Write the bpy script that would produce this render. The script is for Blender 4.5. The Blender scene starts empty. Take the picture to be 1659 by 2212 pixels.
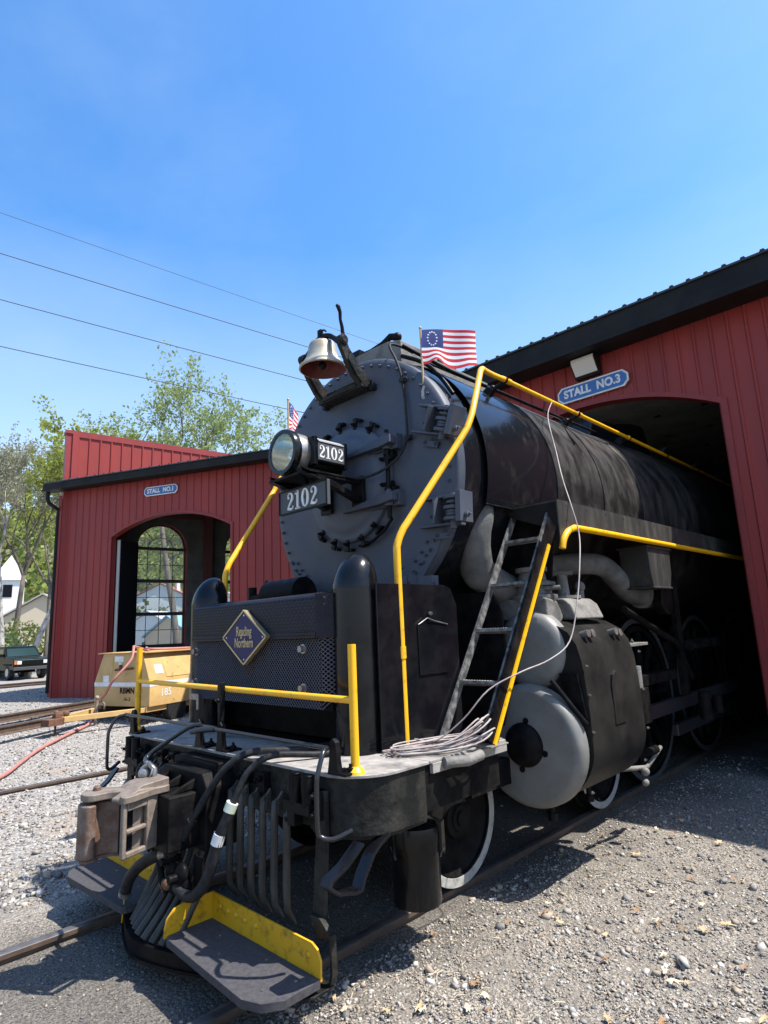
import bpy, bmesh, math, random
import numpy as np
from mathutils import Vector, Matrix, noise
R = math.radians
random.seed(7)
scene = bpy.context.scene
col = scene.collection

# ------------------------------------------------------------------ camera, sky, sun, exposure
CAM = Vector((3.6893, 0.0, 1.7764))
yaw, pitch, roll = R(44.0167), R(10.9129), R(-2.4686)
fwd = Vector((-math.sin(yaw) * math.cos(pitch), math.cos(yaw) * math.cos(pitch), math.sin(pitch)))
r0 = Vector((math.cos(yaw), math.sin(yaw), 0)); u0 = r0.cross(fwd)
rt = r0 * math.cos(roll) + u0 * math.sin(roll); up = -r0 * math.sin(roll) + u0 * math.cos(roll)
cd = bpy.data.cameras.new('camera'); cam = bpy.data.objects.new('camera', cd); col.objects.link(cam)
M = Matrix((rt, up, -fwd)).transposed().to_4x4(); M.translation = CAM
cam.matrix_world = M
cd.sensor_fit = 'VERTICAL'; cd.sensor_height = 24.0; cd.lens = 1300.157 / 2212.0 * 24.0
cd.clip_start = 0.05; cd.clip_end = 3000
scene.camera = cam

SUN = Vector((0.47, 0.31, 1.0)).normalized()
w = bpy.data.worlds.new('World'); scene.world = w; w.use_nodes = True
nt = w.node_tree; bg = nt.nodes['Background']
sky = nt.nodes.new('ShaderNodeTexSky'); sky.sky_type = 'NISHITA'; sky.sun_disc = False
sky.sun_elevation = math.asin(SUN.z); sky.sun_rotation = math.atan2(SUN.x, SUN.y)
sky.air_density = 1.0; sky.dust_density = 1.1; sky.ozone_density = 4.0; sky.altitude = 200
hsv = nt.nodes.new('ShaderNodeHueSaturation'); hsv.inputs['Saturation'].default_value = 1.24; hsv.inputs['Hue'].default_value = .4985; hsv.inputs['Value'].default_value = 1.22
nt.links.new(sky.outputs[0], hsv.inputs['Color'])
# thin high haze: whiter towards the horizon, with faint wisps
gtc = nt.nodes.new('ShaderNodeTexCoord'); gsx = nt.nodes.new('ShaderNodeSeparateXYZ'); nt.links.new(gtc.outputs['Generated'], gsx.inputs[0])
gm1 = nt.nodes.new('ShaderNodeMapRange'); gm1.inputs[1].default_value = .0; gm1.inputs[2].default_value = .56; gm1.inputs[3].default_value = .95; gm1.inputs[4].default_value = .0
nt.links.new(gsx.outputs[2], gm1.inputs[0])
gmp = nt.nodes.new('ShaderNodeMapping'); gmp.inputs['Scale'].default_value = (1.2, 2.6, 4.0); gmp.inputs['Rotation'].default_value = (0, .5, .6); nt.links.new(gtc.outputs['Generated'], gmp.inputs[0])
gno = nt.nodes.new('ShaderNodeTexNoise'); gno.inputs['Scale'].default_value = 1.6; gno.inputs['Detail'].default_value = 7; gno.inputs['Roughness'].default_value = .55; nt.links.new(gmp.outputs[0], gno.inputs['Vector'])
gm2 = nt.nodes.new('ShaderNodeMapRange'); gm2.inputs[1].default_value = .42; gm2.inputs[2].default_value = .75; gm2.inputs[3].default_value = 0; gm2.inputs[4].default_value = .10
nt.links.new(gno.outputs[0], gm2.inputs[0]); gad = nt.nodes.new('ShaderNodeMath'); gad.operation = 'ADD'; gad.use_clamp = True
nt.links.new(gm1.outputs[0], gad.inputs[0]); nt.links.new(gm2.outputs[0], gad.inputs[1])
gmx = nt.nodes.new('ShaderNodeMix'); gmx.data_type = 'RGBA'; gmx.inputs['B'].default_value = (3.3, 3.9, 4.4, 1)
nt.links.new(gad.outputs[0], gmx.inputs['Factor']); nt.links.new(hsv.outputs[0], gmx.inputs['A']); nt.links.new(gmx.outputs['Result'], bg.inputs[0]); bg.inputs[1].default_value = 0.125
sl = bpy.data.lights.new('sun', 'SUN'); sl.energy = 4.4; sl.angle = R(0.53); sl.color = (1.0, 0.95, 0.87)
so = bpy.data.objects.new('sun', sl); col.objects.link(so)
so.rotation_euler = (-SUN).to_track_quat('-Z', 'Y').to_euler(); so.location = (10, 10, 30)
scene.view_settings.view_transform = 'Standard'; scene.view_settings.look = 'None'
scene.view_settings.gamma = 1.0; scene.view_settings.exposure = 1.12

# ------------------------------------------------------------------ materials
def _n(nt, t, **k):
    n = nt.nodes.new(t)
    for a, b in k.items(): setattr(n, a, b)
    return n
def mat(name, c, rough=0.5, metal=0.0, c2=None, ns=8.0, lo=0.4, hi=0.6, stretch=(1, 1, 1), bump=0.0, bs=60.0,
        coat=0.0, rough2=None, c3=None, ns3=3.0, lo3=.55, hi3=.7, bdist=0.01, spec=0.5, det=6.0):
    m = bpy.data.materials.new(name); m.use_nodes = True; nt = m.node_tree
    b = nt.nodes['Principled BSDF']
    b.inputs['Base Color'].default_value = (*c, 1); b.inputs['Roughness'].default_value = rough
    b.inputs['Metallic'].default_value = metal; b.inputs['Coat Weight'].default_value = coat
    b.inputs['Specular IOR Level'].default_value = spec
    tc = _n(nt, 'ShaderNodeTexCoord')
    if c2 is not None or rough2 is not None:
        mp = _n(nt, 'ShaderNodeMapping'); mp.inputs['Scale'].default_value = stretch
        nt.links.new(tc.outputs['Object'], mp.inputs[0])
        tx = _n(nt, 'ShaderNodeTexNoise'); tx.inputs['Scale'].default_value = ns; tx.inputs['Detail'].default_value = det
        tx.inputs['Roughness'].default_value = .65
        nt.links.new(mp.outputs[0], tx.inputs['Vector'])
        mr = _n(nt, 'ShaderNodeMapRange'); mr.inputs[1].default_value = lo; mr.inputs[2].default_value = hi
        nt.links.new(tx.outputs[0], mr.inputs[0])
        if c2 is not None:
            mx = _n(nt, 'ShaderNodeMix', data_type='RGBA')
            mx.inputs['A'].default_value = (*c, 1); mx.inputs['B'].default_value = (*c2, 1)
            nt.links.new(mr.outputs[0], mx.inputs['Factor'])
            out = mx.outputs['Result']
            if c3 is not None:
                t3 = _n(nt, 'ShaderNodeTexNoise'); t3.inputs['Scale'].default_value = ns3; t3.inputs['Detail'].default_value = 5
                nt.links.new(tc.outputs['Object'], t3.inputs['Vector'])
                m3 = _n(nt, 'ShaderNodeMapRange'); m3.inputs[1].default_value = lo3; m3.inputs[2].default_value = hi3
                nt.links.new(t3.outputs[0], m3.inputs[0])
                x3 = _n(nt, 'ShaderNodeMix', data_type='RGBA'); x3.inputs['B'].default_value = (*c3, 1)
                nt.links.new(out, x3.inputs['A']); nt.links.new(m3.outputs[0], x3.inputs['Factor'])
                out = x3.outputs['Result']
            nt.links.new(out, b.inputs['Base Color'])
        if rough2 is not None:
            r2 = _n(nt, 'ShaderNodeMapRange'); r2.inputs[3].default_value = rough; r2.inputs[4].default_value = rough2
            nt.links.new(mr.outputs[0], r2.inputs[0]); nt.links.new(r2.outputs[0], b.inputs['Roughness'])
    if bump:
        tb = _n(nt, 'ShaderNodeTexNoise'); tb.inputs['Scale'].default_value = bs; tb.inputs['Detail'].default_value = 4
        nt.links.new(tc.outputs['Object'], tb.inputs['Vector'])
        bm = _n(nt, 'ShaderNodeBump'); bm.inputs['Strength'].default_value = bump; bm.inputs['Distance'].default_value = bdist
        nt.links.new(tb.outputs[0], bm.inputs['Height']); nt.links.new(bm.outputs[0], b.inputs['Normal'])
    return m

GLOSS = mat('gloss_black_paint', (.004, .0045, .006), .11, c2=(.008, .008, .009), ns=5, rough2=.26, bump=.04, bs=18, spec=0.3)
GRAPH = mat('graphite_grey', (.048, .060, .086), .5, .15, c2=(.080, .086, .104), ns=2.6, lo=.35, hi=.68, rough2=.6, bump=.12, bs=220, bdist=.004, spec=0.3)
DOORM = mat('smokebox_door_paint', (.070, .086, .118), .48, .1, c2=(.092, .104, .128), ns=3, rough2=.6, bump=.1, bs=200, bdist=.004, spec=.3)
BOIL = mat('dusty_boiler_black', (.012, .012, .013), .30, c2=(.058, .053, .049), ns=7.0, lo=.34, hi=.70, stretch=(1.0, 1.0, .35), rough2=.58,
           c3=(.012, .011, .0105), ns3=3.6, lo3=.52, hi3=.66, bump=.06, bs=8, bdist=.02, spec=0.18)
BOILF = mat('polished_boiler_black', (.007, .008, .010), .13, c2=(.022, .020, .019), ns=5, lo=.52, hi=.75, stretch=(1, 1.2, .7), rough2=.38, bump=.05, bs=7, bdist=.02, spec=0.27)
DARK = mat('frame_black', (.004, .004, .005), .36, c2=(.013, .0125, .012), ns=9, lo=.45, hi=.7, rough2=.55, bump=.3, bs=45, bdist=.006, spec=0.12)
CAST = mat('rough_cast_black', (.012, .0125, .012), .36, c2=(.038, .036, .031), ns=7, lo=.42, hi=.7, rough2=.55, bump=.7, bs=26, bdist=.012, spec=0.12)
OILY = mat('oily_black_gear', (.005, .005, .006), .35, c2=(.013, .012, .011), ns=8, rough2=.6, bump=.2, bs=30, spec=0.05)
JACK = mat('cylinder_jacket_black', (.009, .009, .0088), .42, c2=(.030, .0275, .024), ns=1.6, lo=.4, hi=.7, rough2=.55, bump=.15, bs=14, bdist=.012, spec=0.1)
DUSTY = mat('dusty_grey_casting', (.17, .16, .145), .75, c2=(.08, .075, .068), ns=5, lo=.45, hi=.65, bump=.5, bs=40, bdist=.01)
LAG = mat('grey_lagging', (.145, .14, .132), .85, c2=(.08, .078, .074), ns=4, bump=.8, bs=120, bdist=.006)
HEADM = mat('cylinder_head_grey', (.20, .20, .188), .42, .1, c2=(.135, .13, .118), ns=3.0, lo=.4, hi=.7, rough2=.5, bump=.06, bs=10, bdist=.01, spec=0.3)
YEL = mat('safety_yellow', (.80, .405, .006), .38, c2=(.42, .20, .018), ns=16, lo=.56, hi=.74, bump=.08, bs=90, bdist=.003)
YELD = mat('worn_step_yellow', (.58, .31, .006), .5, c2=(.24, .13, .012), ns=18, lo=.52, hi=.7, bump=.3, bs=60, bdist=.004)
DECKM = mat('dusty_tread_plate', (.22, .205, .19), .8, c2=(.32, .295, .265), ns=14, lo=.4, hi=.65, c3=(.10, .095, .09), ns3=5, bump=.4, bs=90, bdist=.004)
STEPM = mat('gritty_step_tread', (.036, .034, .039), .9, c2=(.055, .052, .056), ns=40, bump=.6, bs=300, bdist=.003)
WHITE = mat('white_paint', (.72, .72, .70), .45, c2=(.6, .6, .58), ns=10)
TYREW = mat('whitewall_paint', (.36, .35, .32), .7, c2=(.17, .16, .145), ns=11, lo=.48, hi=.7)
WORN = mat('worn_black_steel', (.07, .07, .068), .4, .2, c2=(.24, .235, .225), ns=20, lo=.42, hi=.62)
STEEL = mat('worn_steel', (.34, .33, .31), .35, .7, c2=(.2, .19, .18), ns=14)
BRASS = mat('bell_brass', (.52, .46, .35), .42, .55, c2=(.34, .29, .21), ns=6, rough2=.55)
BELLIN = mat('bell_inside_red', (.16, .022, .018), .6, c2=(.08, .015, .013), ns=14)
SILV = mat('silver_paint', (.50, .50, .49), .4, .5)
RUSTK = mat('rusty_knuckle', (.12, .066, .044), .62, .15, c2=(.17, .125, .10), ns=14, lo=.42, hi=.62, bump=.4, bs=40, bdist=.008)
TANC = mat('dusty_tan_coupler', (.20, .165, .135), .62, .15, c2=(.125, .092, .07), ns=16, lo=.4, hi=.7, bump=.35, bs=35, bdist=.006)
RUBBER = mat('black_rubber', (.016, .016, .018), .5, c2=(.03, .03, .03), ns=30, bump=.1, bs=200, spec=0.12)
NAVY = mat('navy_enamel', (.004, .008, .07), .35, spec=0.25)
GOLD = mat('gold_trim', (.42, .35, .20), .35, .6)
SGNB = mat('sign_blue', (.035, .13, .36), .5)
RED = mat('red_steel_siding', (.285, .040, .033), .45, c2=(.19, .032, .030), ns=2.2, lo=.3, hi=.8, stretch=(1, 1, .12), bump=.10, bs=3, bdist=.02, spec=0.25)
REDT = mat('red_trim', (.25, .038, .035), .45, c2=(.21, .034, .032), ns=3, spec=.25)
TRIMB = mat('black_fascia', (.012, .012, .012), .5, c2=(.020, .019, .018), ns=2, spec=0.12)
ROOFM = mat('black_steel_roof', (.03, .03, .032), .4)
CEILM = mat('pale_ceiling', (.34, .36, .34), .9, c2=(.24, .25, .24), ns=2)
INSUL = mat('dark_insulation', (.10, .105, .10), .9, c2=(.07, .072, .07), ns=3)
FRAMEG = mat('window_frame_dark', (.05, .04, .038), .5)
LAMPC = mat('lamp_diffuser', (.62, .60, .54), .35)
BARK = mat('tree_bark', (.15, .125, .10), .9, c2=(.09, .075, .06), ns=6, stretch=(1, 1, .2), bump=.5, bs=20)
BARKP = mat('pale_bark', (.36, .34, .30), .85, c2=(.16, .145, .13), ns=3, lo=.45, hi=.6)
RAILM = mat('rail_steel_brown', (.085, .062, .05), .6, .3, c2=(.13, .085, .06), ns=9)
RAILT = mat('rail_head_worn', (.20, .19, .185), .45, .7, c2=(.14, .115, .10), ns=12, lo=.45, hi=.7)
CYEL = mat('compressor_yellow', (.52, .34, .13), .55, c2=(.44, .28, .11), ns=3, c3=(.30, .16, .06), ns3=9, lo3=.66, hi3=.72)
RUST = mat('rust', (.16, .07, .035), .85, c2=(.09, .045, .03), ns=20, bump=.5, bs=50)
HOSEP = mat('faded_red_hose', (.42, .17, .15), .6, c2=(.34, .14, .12), ns=10)
CABLE = mat('pale_cable', (.31, .28, .265), .6, c2=(.22, .165, .155), ns=6, lo=.45, hi=.6)
BLUEC = mat('flag_blue', (.018, .035, .17), .75)
REDC = mat('flag_red', (.55, .015, .03), .75)
WHTC = mat('flag_white', (.78, .78, .78), .75)
WOODP = mat('wooden_pole', (.42, .30, .17), .5)
GREY3 = mat('panel_grey', (.062, .068, .075), .5, spec=0.25)
PNTBLK = mat('plain_black', (.01, .01, .011), .5, spec=0.05)

def glass_mat(name, tint=(.9, .95, .95), refl=.12, haze=0.0):
    m = bpy.data.materials.new(name); m.use_nodes = True; nt = m.node_tree; nt.nodes.clear()
    o = _n(nt, 'ShaderNodeOutputMaterial'); t = _n(nt, 'ShaderNodeBsdfTransparent'); t.inputs[0].default_value = (*tint, 1)
    g = _n(nt, 'ShaderNodeBsdfGlossy'); g.inputs['Roughness'].default_value = .03
    mx = _n(nt, 'ShaderNodeMixShader'); mx.inputs[0].default_value = refl
    nt.links.new(t.outputs[0], mx.inputs[1]); nt.links.new(g.outputs[0], mx.inputs[2])
    last = mx.outputs[0]
    if haze:
        d = _n(nt, 'ShaderNodeBsdfDiffuse'); d.inputs[0].default_value = (.8, .8, .8, 1)
        tr = _n(nt, 'ShaderNodeBsdfTranslucent'); tr.inputs[0].default_value = (.8, .82, .82, 1)
        a = _n(nt, 'ShaderNodeMixShader'); a.inputs[0].default_value = .5
        nt.links.new(d.outputs[0], a.inputs[1]); nt.links.new(tr.outputs[0], a.inputs[2])
        m2 = _n(nt, 'ShaderNodeMixShader'); m2.inputs[0].default_value = haze
        nt.links.new(last, m2.inputs[1]); nt.links.new(a.outputs[0], m2.inputs[2]); last = m2.outputs[0]
    nt.links.new(last, o.inputs[0]); return m
GLASS = glass_mat('window_glass', (.93, .96, .95), .06, .20)
CARGL = mat('car_glass', (.03, .05, .055), .06, coat=1)
LENSM = glass_mat('headlight_glass', (.97, .98, .97), .06)

def leafmat(name, c, tr=.4):
    m = bpy.data.materials.new(name); m.use_nodes = True; nt = m.node_tree; nt.nodes.clear()
    o = _n(nt, 'ShaderNodeOutputMaterial'); d = _n(nt, 'ShaderNodeBsdfDiffuse'); t = _n(nt, 'ShaderNodeBsdfTranslucent')
    g = _n(nt, 'ShaderNodeNewGeometry'); hs = _n(nt, 'ShaderNodeHueSaturation'); hs.inputs['Color'].default_value = (*c, 1)
    mr = _n(nt, 'ShaderNodeMapRange'); mr.inputs[3].default_value = .7; mr.inputs[4].default_value = 1.35
    nt.links.new(g.outputs['Random Per Island'], mr.inputs[0]); nt.links.new(mr.outputs[0], hs.inputs['Value'])
    nt.links.new(hs.outputs[0], d.inputs[0]); nt.links.new(hs.outputs[0], t.inputs[0])
    mx = _n(nt, 'ShaderNodeMixShader'); mx.inputs[0].default_value = tr
    nt.links.new(d.outputs[0], mx.inputs[1]); nt.links.new(t.outputs[0], mx.inputs[2]); nt.links.new(mx.outputs[0], o.inputs[0])
    return m
LEAF = leafmat('spring_leaf', (.30, .37, .15)); LEAFY = leafmat('yellow_green_leaf', (.31, .35, .09)); LEAFG = leafmat('grey_bud_leaf', (.36, .36, .25))
HILLL = leafmat('hill_leaf', (.17, .21, .07), .3); HILLG = leafmat('hill_twig_grey', (.17, .15, .12), .2)

# ------------------------------------------------------------------ mesh builder
def smoothpoly(pts, k=5):
    o = []; n = len(pts)
    for i in range(n):
        a, b_, c, d = [Vector(pts[(i + q) % n]) for q in (-1, 0, 1, 2)]
        for j in range(k):
            t = j / k; o.append(tuple(.5 * ((2 * b_) + (c - a) * t + (2 * a - 5 * b_ + 4 * c - d) * t * t + (3 * b_ - a - 3 * c + d) * t ** 3)))
    return o
def frame(axis):
    a = Vector(axis).normalized(); t = Vector((0, 0, 1)) if abs(a.z) < .9 else Vector((1, 0, 0))
    u = t.cross(a).normalized(); return u, a.cross(u), a
class MB:
    def __init__(s): s.v = []; s.f = []; s.mi = []; s.m = 0
    def add(s, vs, fs):
        o = len(s.v); s.v += [tuple(v) for v in vs]
        for f in fs: s.f.append(tuple(i + o for i in f)); s.mi.append(s.m)
        return s
    def box(s, c, sz, rot=None):
        h = [x / 2 for x in sz]; vs = []
        for x in (-h[0], h[0]):
            for y in (-h[1], h[1]):
                for z in (-h[2], h[2]):
                    p = Vector((x, y, z))
                    if rot is not None: p = rot @ p
                    vs.append(p + Vector(c))
        return s.add(vs, [(0, 1, 3, 2), (4, 6, 7, 5), (0, 4, 5, 1), (2, 3, 7, 6), (0, 2, 6, 4), (1, 5, 7, 3)])
    def b2(s, a, b):
        return s.box([(a[i] + b[i]) / 2 for i in range(3)], [abs(b[i] - a[i]) for i in range(3)])
    def cyl(s, p0, p1, r0, r1=None, n=20, cap=True):
        r1 = r0 if r1 is None else r1; p0 = Vector(p0); p1 = Vector(p1); u, v, a = frame(p1 - p0)
        vs = [p + (u * math.cos(2 * math.pi * i / n) + v * math.sin(2 * math.pi * i / n)) * r for p, r in ((p0, r0), (p1, r1)) for i in range(n)]
        fs = [(i, (i + 1) % n, n + (i + 1) % n, n + i) for i in range(n)]
        if cap: fs += [tuple(range(n))[::-1], tuple(range(n, 2 * n))]
        return s.add(vs, fs)
    def lathe(s, o, axis, prof, n=32, a0=0, a1=360, closed=True):
        o = Vector(o); u, v, a = frame(axis); full = abs(a1 - a0) >= 360; k = n if full else n + 1
        vs = []; fs = []
        for r, h in prof:
            for i in range(k):
                t = R(a0 + (a1 - a0) * i / n); vs.append(o + a * h + (u * math.cos(t) + v * math.sin(t)) * r)
        for j in range(len(prof) - 1):
            for i in range(n):
                i2 = (i + 1) % k; fs.append((j * k + i, j * k + i2, (j + 1) * k + i2, (j + 1) * k + i))
        return s.add(vs, fs)
    def tube(s, pts, r, n=10, cap=True, smooth=0, closed=False):
        P = [Vector(p) for p in pts]; rr = list(r) if isinstance(r, (list, tuple)) else [r] * len(P)
        if smooth:
            Q = []; q = []
            L = len(P)
            for i in range(L - 1 if not closed else L):
                a, b, c, d = P[(i - 1) if (i > 0 or closed) else 0], P[i], P[(i + 1) % L], P[(i + 2) % L if closed else min(i + 2, L - 1)]
                for k in range(smooth):
                    t = k / smooth
                    Q.append(.5 * ((2 * b) + (c - a) * t + (2 * a - 5 * b + 4 * c - d) * t * t + (3 * b - a - 3 * c + d) * t ** 3))
                    q.append(rr[i] * (1 - t) + rr[(i + 1) % L] * t)
            if not closed: Q.append(P[-1]); q.append(rr[-1])
            P, rr = Q, q
        m = len(P); vs = []; u = None
        for i, p in enumerate(P):
            if closed: a = P[(i + 1) % m] - P[i - 1]
            else: a = P[min(i + 1, m - 1)] - P[max(i - 1, 0)]
            if a.length < 1e-9: a = Vector((0, 0, 1))
            a.normalize()
            if u is None: u = frame(a)[0]
            u = (u - a * u.dot(a)); u.normalize(); v = a.cross(u)
            vs += [p + (u * math.cos(2 * math.pi * k / n) + v * math.sin(2 * math.pi * k / n)) * rr[i] for k in range(n)]
        fs = []
        for i in range(m if closed else m - 1):
            j = (i + 1) % m
            fs += [(i * n + k, i * n + (k + 1) % n, j * n + (k + 1) % n, j * n + k) for k in range(n)]
        if cap and not closed: fs += [tuple(range(n))[::-1], tuple(range((m - 1) * n, m * n))]
        return s.add(vs, fs)
    def prism(s, poly, fn, d0, d1):
        """poly: list of (a,b); fn(a,b,d)->xyz"""
        n = len(poly); vs = [fn(a, b, d0) for a, b in poly] + [fn(a, b, d1) for a, b in poly]
        fs = [(i, (i + 1) % n, n + (i + 1) % n, n + i) for i in range(n)] + [tuple(range(n))[::-1], tuple(range(n, 2 * n))]
        return s.add(vs, fs)
    def sph(s, c, r, n=12, m=8, sc=(1, 1, 1)):
        vs = []; fs = []
        for j in range(m + 1):
            t = math.pi * j / m
            for i in range(n):
                p = 2 * math.pi * i / n
                vs.append((c[0] + sc[0] * r * math.sin(t) * math.cos(p), c[1] + sc[1] * r * math.sin(t) * math.sin(p), c[2] + sc[2] * r * math.cos(t)))
        for j in range(m):
            for i in range(n): fs.append((j * n + i, (j + 1) * n + i, (j + 1) * n + (i + 1) % n, j * n + (i + 1) % n))
        return s.add(vs, fs)
    def bolt(s, p, ax, r=.014, h=.014, stud=True):
        p = Vector(p); a = Vector(ax).normalized(); s.cyl(p, p + a * h, r, r, 6)
        if stud: s.cyl(p + a * h, p + a * (h + r * .9), r * .5, r * .5, 6)
        return s
    def build(s, name, m, parent=None, bevel=0.0, sharp=38, ngon_fix=True):
        me = bpy.data.meshes.new(name); me.from_pydata([tuple(v) for v in s.v], [], s.f)
        ms = m if isinstance(m, (list, tuple)) else [m]
        for x in ms: me.materials.append(x)
        if len(ms) > 1: me.polygons.foreach_set('material_index', s.mi)
        b = bmesh.new(); b.from_mesh(me); bmesh.ops.remove_doubles(b, verts=b.verts, dist=1e-5)
        bmesh.ops.recalc_face_normals(b, faces=b.faces); b.to_mesh(me); b.free()
        if sharp > 30:
            me.polygons.foreach_set('use_smooth', [True] * len(me.polygons)); me.set_sharp_from_angle(angle=R(sharp))
        o = bpy.data.objects.new(name, me); col.objects.link(o)
        if parent is not None:
            o.parent = parent
            if parent.type == 'EMPTY': o.matrix_parent_inverse = Matrix.Translation(-parent.location)
        if bevel:
            bv = o.modifiers.new('bevel', 'BEVEL'); bv.width = bevel; bv.segments = 2; bv.limit_method = 'ANGLE'; bv.angle_limit = R(35)
            bv.harden_normals = True
        return o
def thing(name, loc, label, cat, group=None):
    o = bpy.data.objects.new(name, None); col.objects.link(o); o.location = loc; o.empty_display_size = .2
    o['label'] = label; o['category'] = cat
    if group: o['group'] = group
    return o
def tag(o, label=None, cat=None, group=None, kind=None):
    if label: o['label'] = label
    if cat: o['category'] = cat
    if group: o['group'] = group
    if kind: o['kind'] = kind
    return o
def lerp(a, b, t): return a + (b - a) * t
def text_mb(txt, size, mbfn, depth=.004, off=0.0, align='CENTER', sx=1.0, space=1.0):
    cu = bpy.data.curves.new('tmp', 'FONT'); cu.body = txt; cu.size = size; cu.extrude = depth; cu.offset = off
    cu.align_x = align; cu.align_y = 'CENTER'; cu.space_character = space
    o = bpy.data.objects.new('tmp', cu); col.objects.link(o)
    dg = bpy.context.evaluated_depsgraph_get(); me = bpy.data.meshes.new_from_object(o.evaluated_get(dg))
    mb = MB(); mb.add([mbfn(v.co.x * sx, v.co.y, v.co.z) for v in me.vertices], [tuple(p.vertices) for p in me.polygons])
    bpy.data.objects.remove(o); bpy.data.curves.remove(cu); bpy.data.meshes.remove(me)
    return mb
def stroke(mb, pts, fn, d0, d1):
    """variable width flat stroke; pts (x,y,w)"""
    P = [Vector((p[0], p[1])) for p in pts]; L = []; Q = []
    for i, p in enumerate(P):
        a = (P[min(i + 1, len(P) - 1)] - P[max(i - 1, 0)]).normalized(); nrm = Vector((-a.y, a.x)) * pts[i][2] / 2
        L.append(p + nrm); Q.append(p - nrm)
    for i in range(len(P) - 1):
        mb.prism([tuple(L[i]), tuple(L[i + 1]), tuple(Q[i + 1]), tuple(Q[i])], fn, d0, d1)
def digit(mb, ch, x, y, h, fn, d0, d1):
    """serif numerals, cell height h, left x, baseline y"""
    S = lambda pts: stroke(mb, [(x + a * h, y + b * h, wd * h) for a, b, wd in pts], fn, d0, d1)
    if ch == '1':
        S([(.26, .04, .15), (.26, .98, .15)]); S([(.06, .035, .07), (.46, .035, .07)]); S([(.05, .80, .05), (.16, .86, .08), (.27, .95, .08)])
        return .52 * h
    if ch == '0':
        n = 28; o = []
        for i in range(n + 1):
            t = 2 * math.pi * i / n; wd = .055 + .115 * abs(math.cos(t)) ** 1.4
            o.append((.30 + .215 * math.cos(t), .5 + .46 * math.sin(t), wd))
        S(o); return .62 * h
    if ch == '2':
        o = []
        for i in range(15):
            t = R(170 - 225 * i / 14); o.append((.29 + .19 * math.cos(t), .71 + .235 * math.sin(t), .05 + .11 * max(0, math.cos(t + .3))))
        o += [(.36, .47, .12), (.25, .33, .10), (.14, .19, .07), (.08, .10, .05)]
        S(o)
        S([(.06, .06, .03), (.16, .10, .13), (.28, .085, .14), (.40, .06, .11), (.50, .10, .06), (.53, .24, .03)])
        c = (x + .16 * h, y + .70 * h)
        mb.prism([(c[0] + .075 * h * math.cos(2 * math.pi * i / 12), c[1] + .075 * h * math.sin(2 * math.pi * i / 12)) for i in range(12)], fn, d0, d1)
        return .60 * h
def number(mb, txt, cx, cy, h, fn, d0, d1, gap=.06):
    wds = {'1': .52, '0': .62, '2': .60}; W = sum(wds[c] for c in txt) * h + gap * h * (len(txt) - 1); x = cx - W / 2
    for c in txt: x += digit(mb, c, x, cy - h / 2, h, fn, d0, d1) + gap * h

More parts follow.
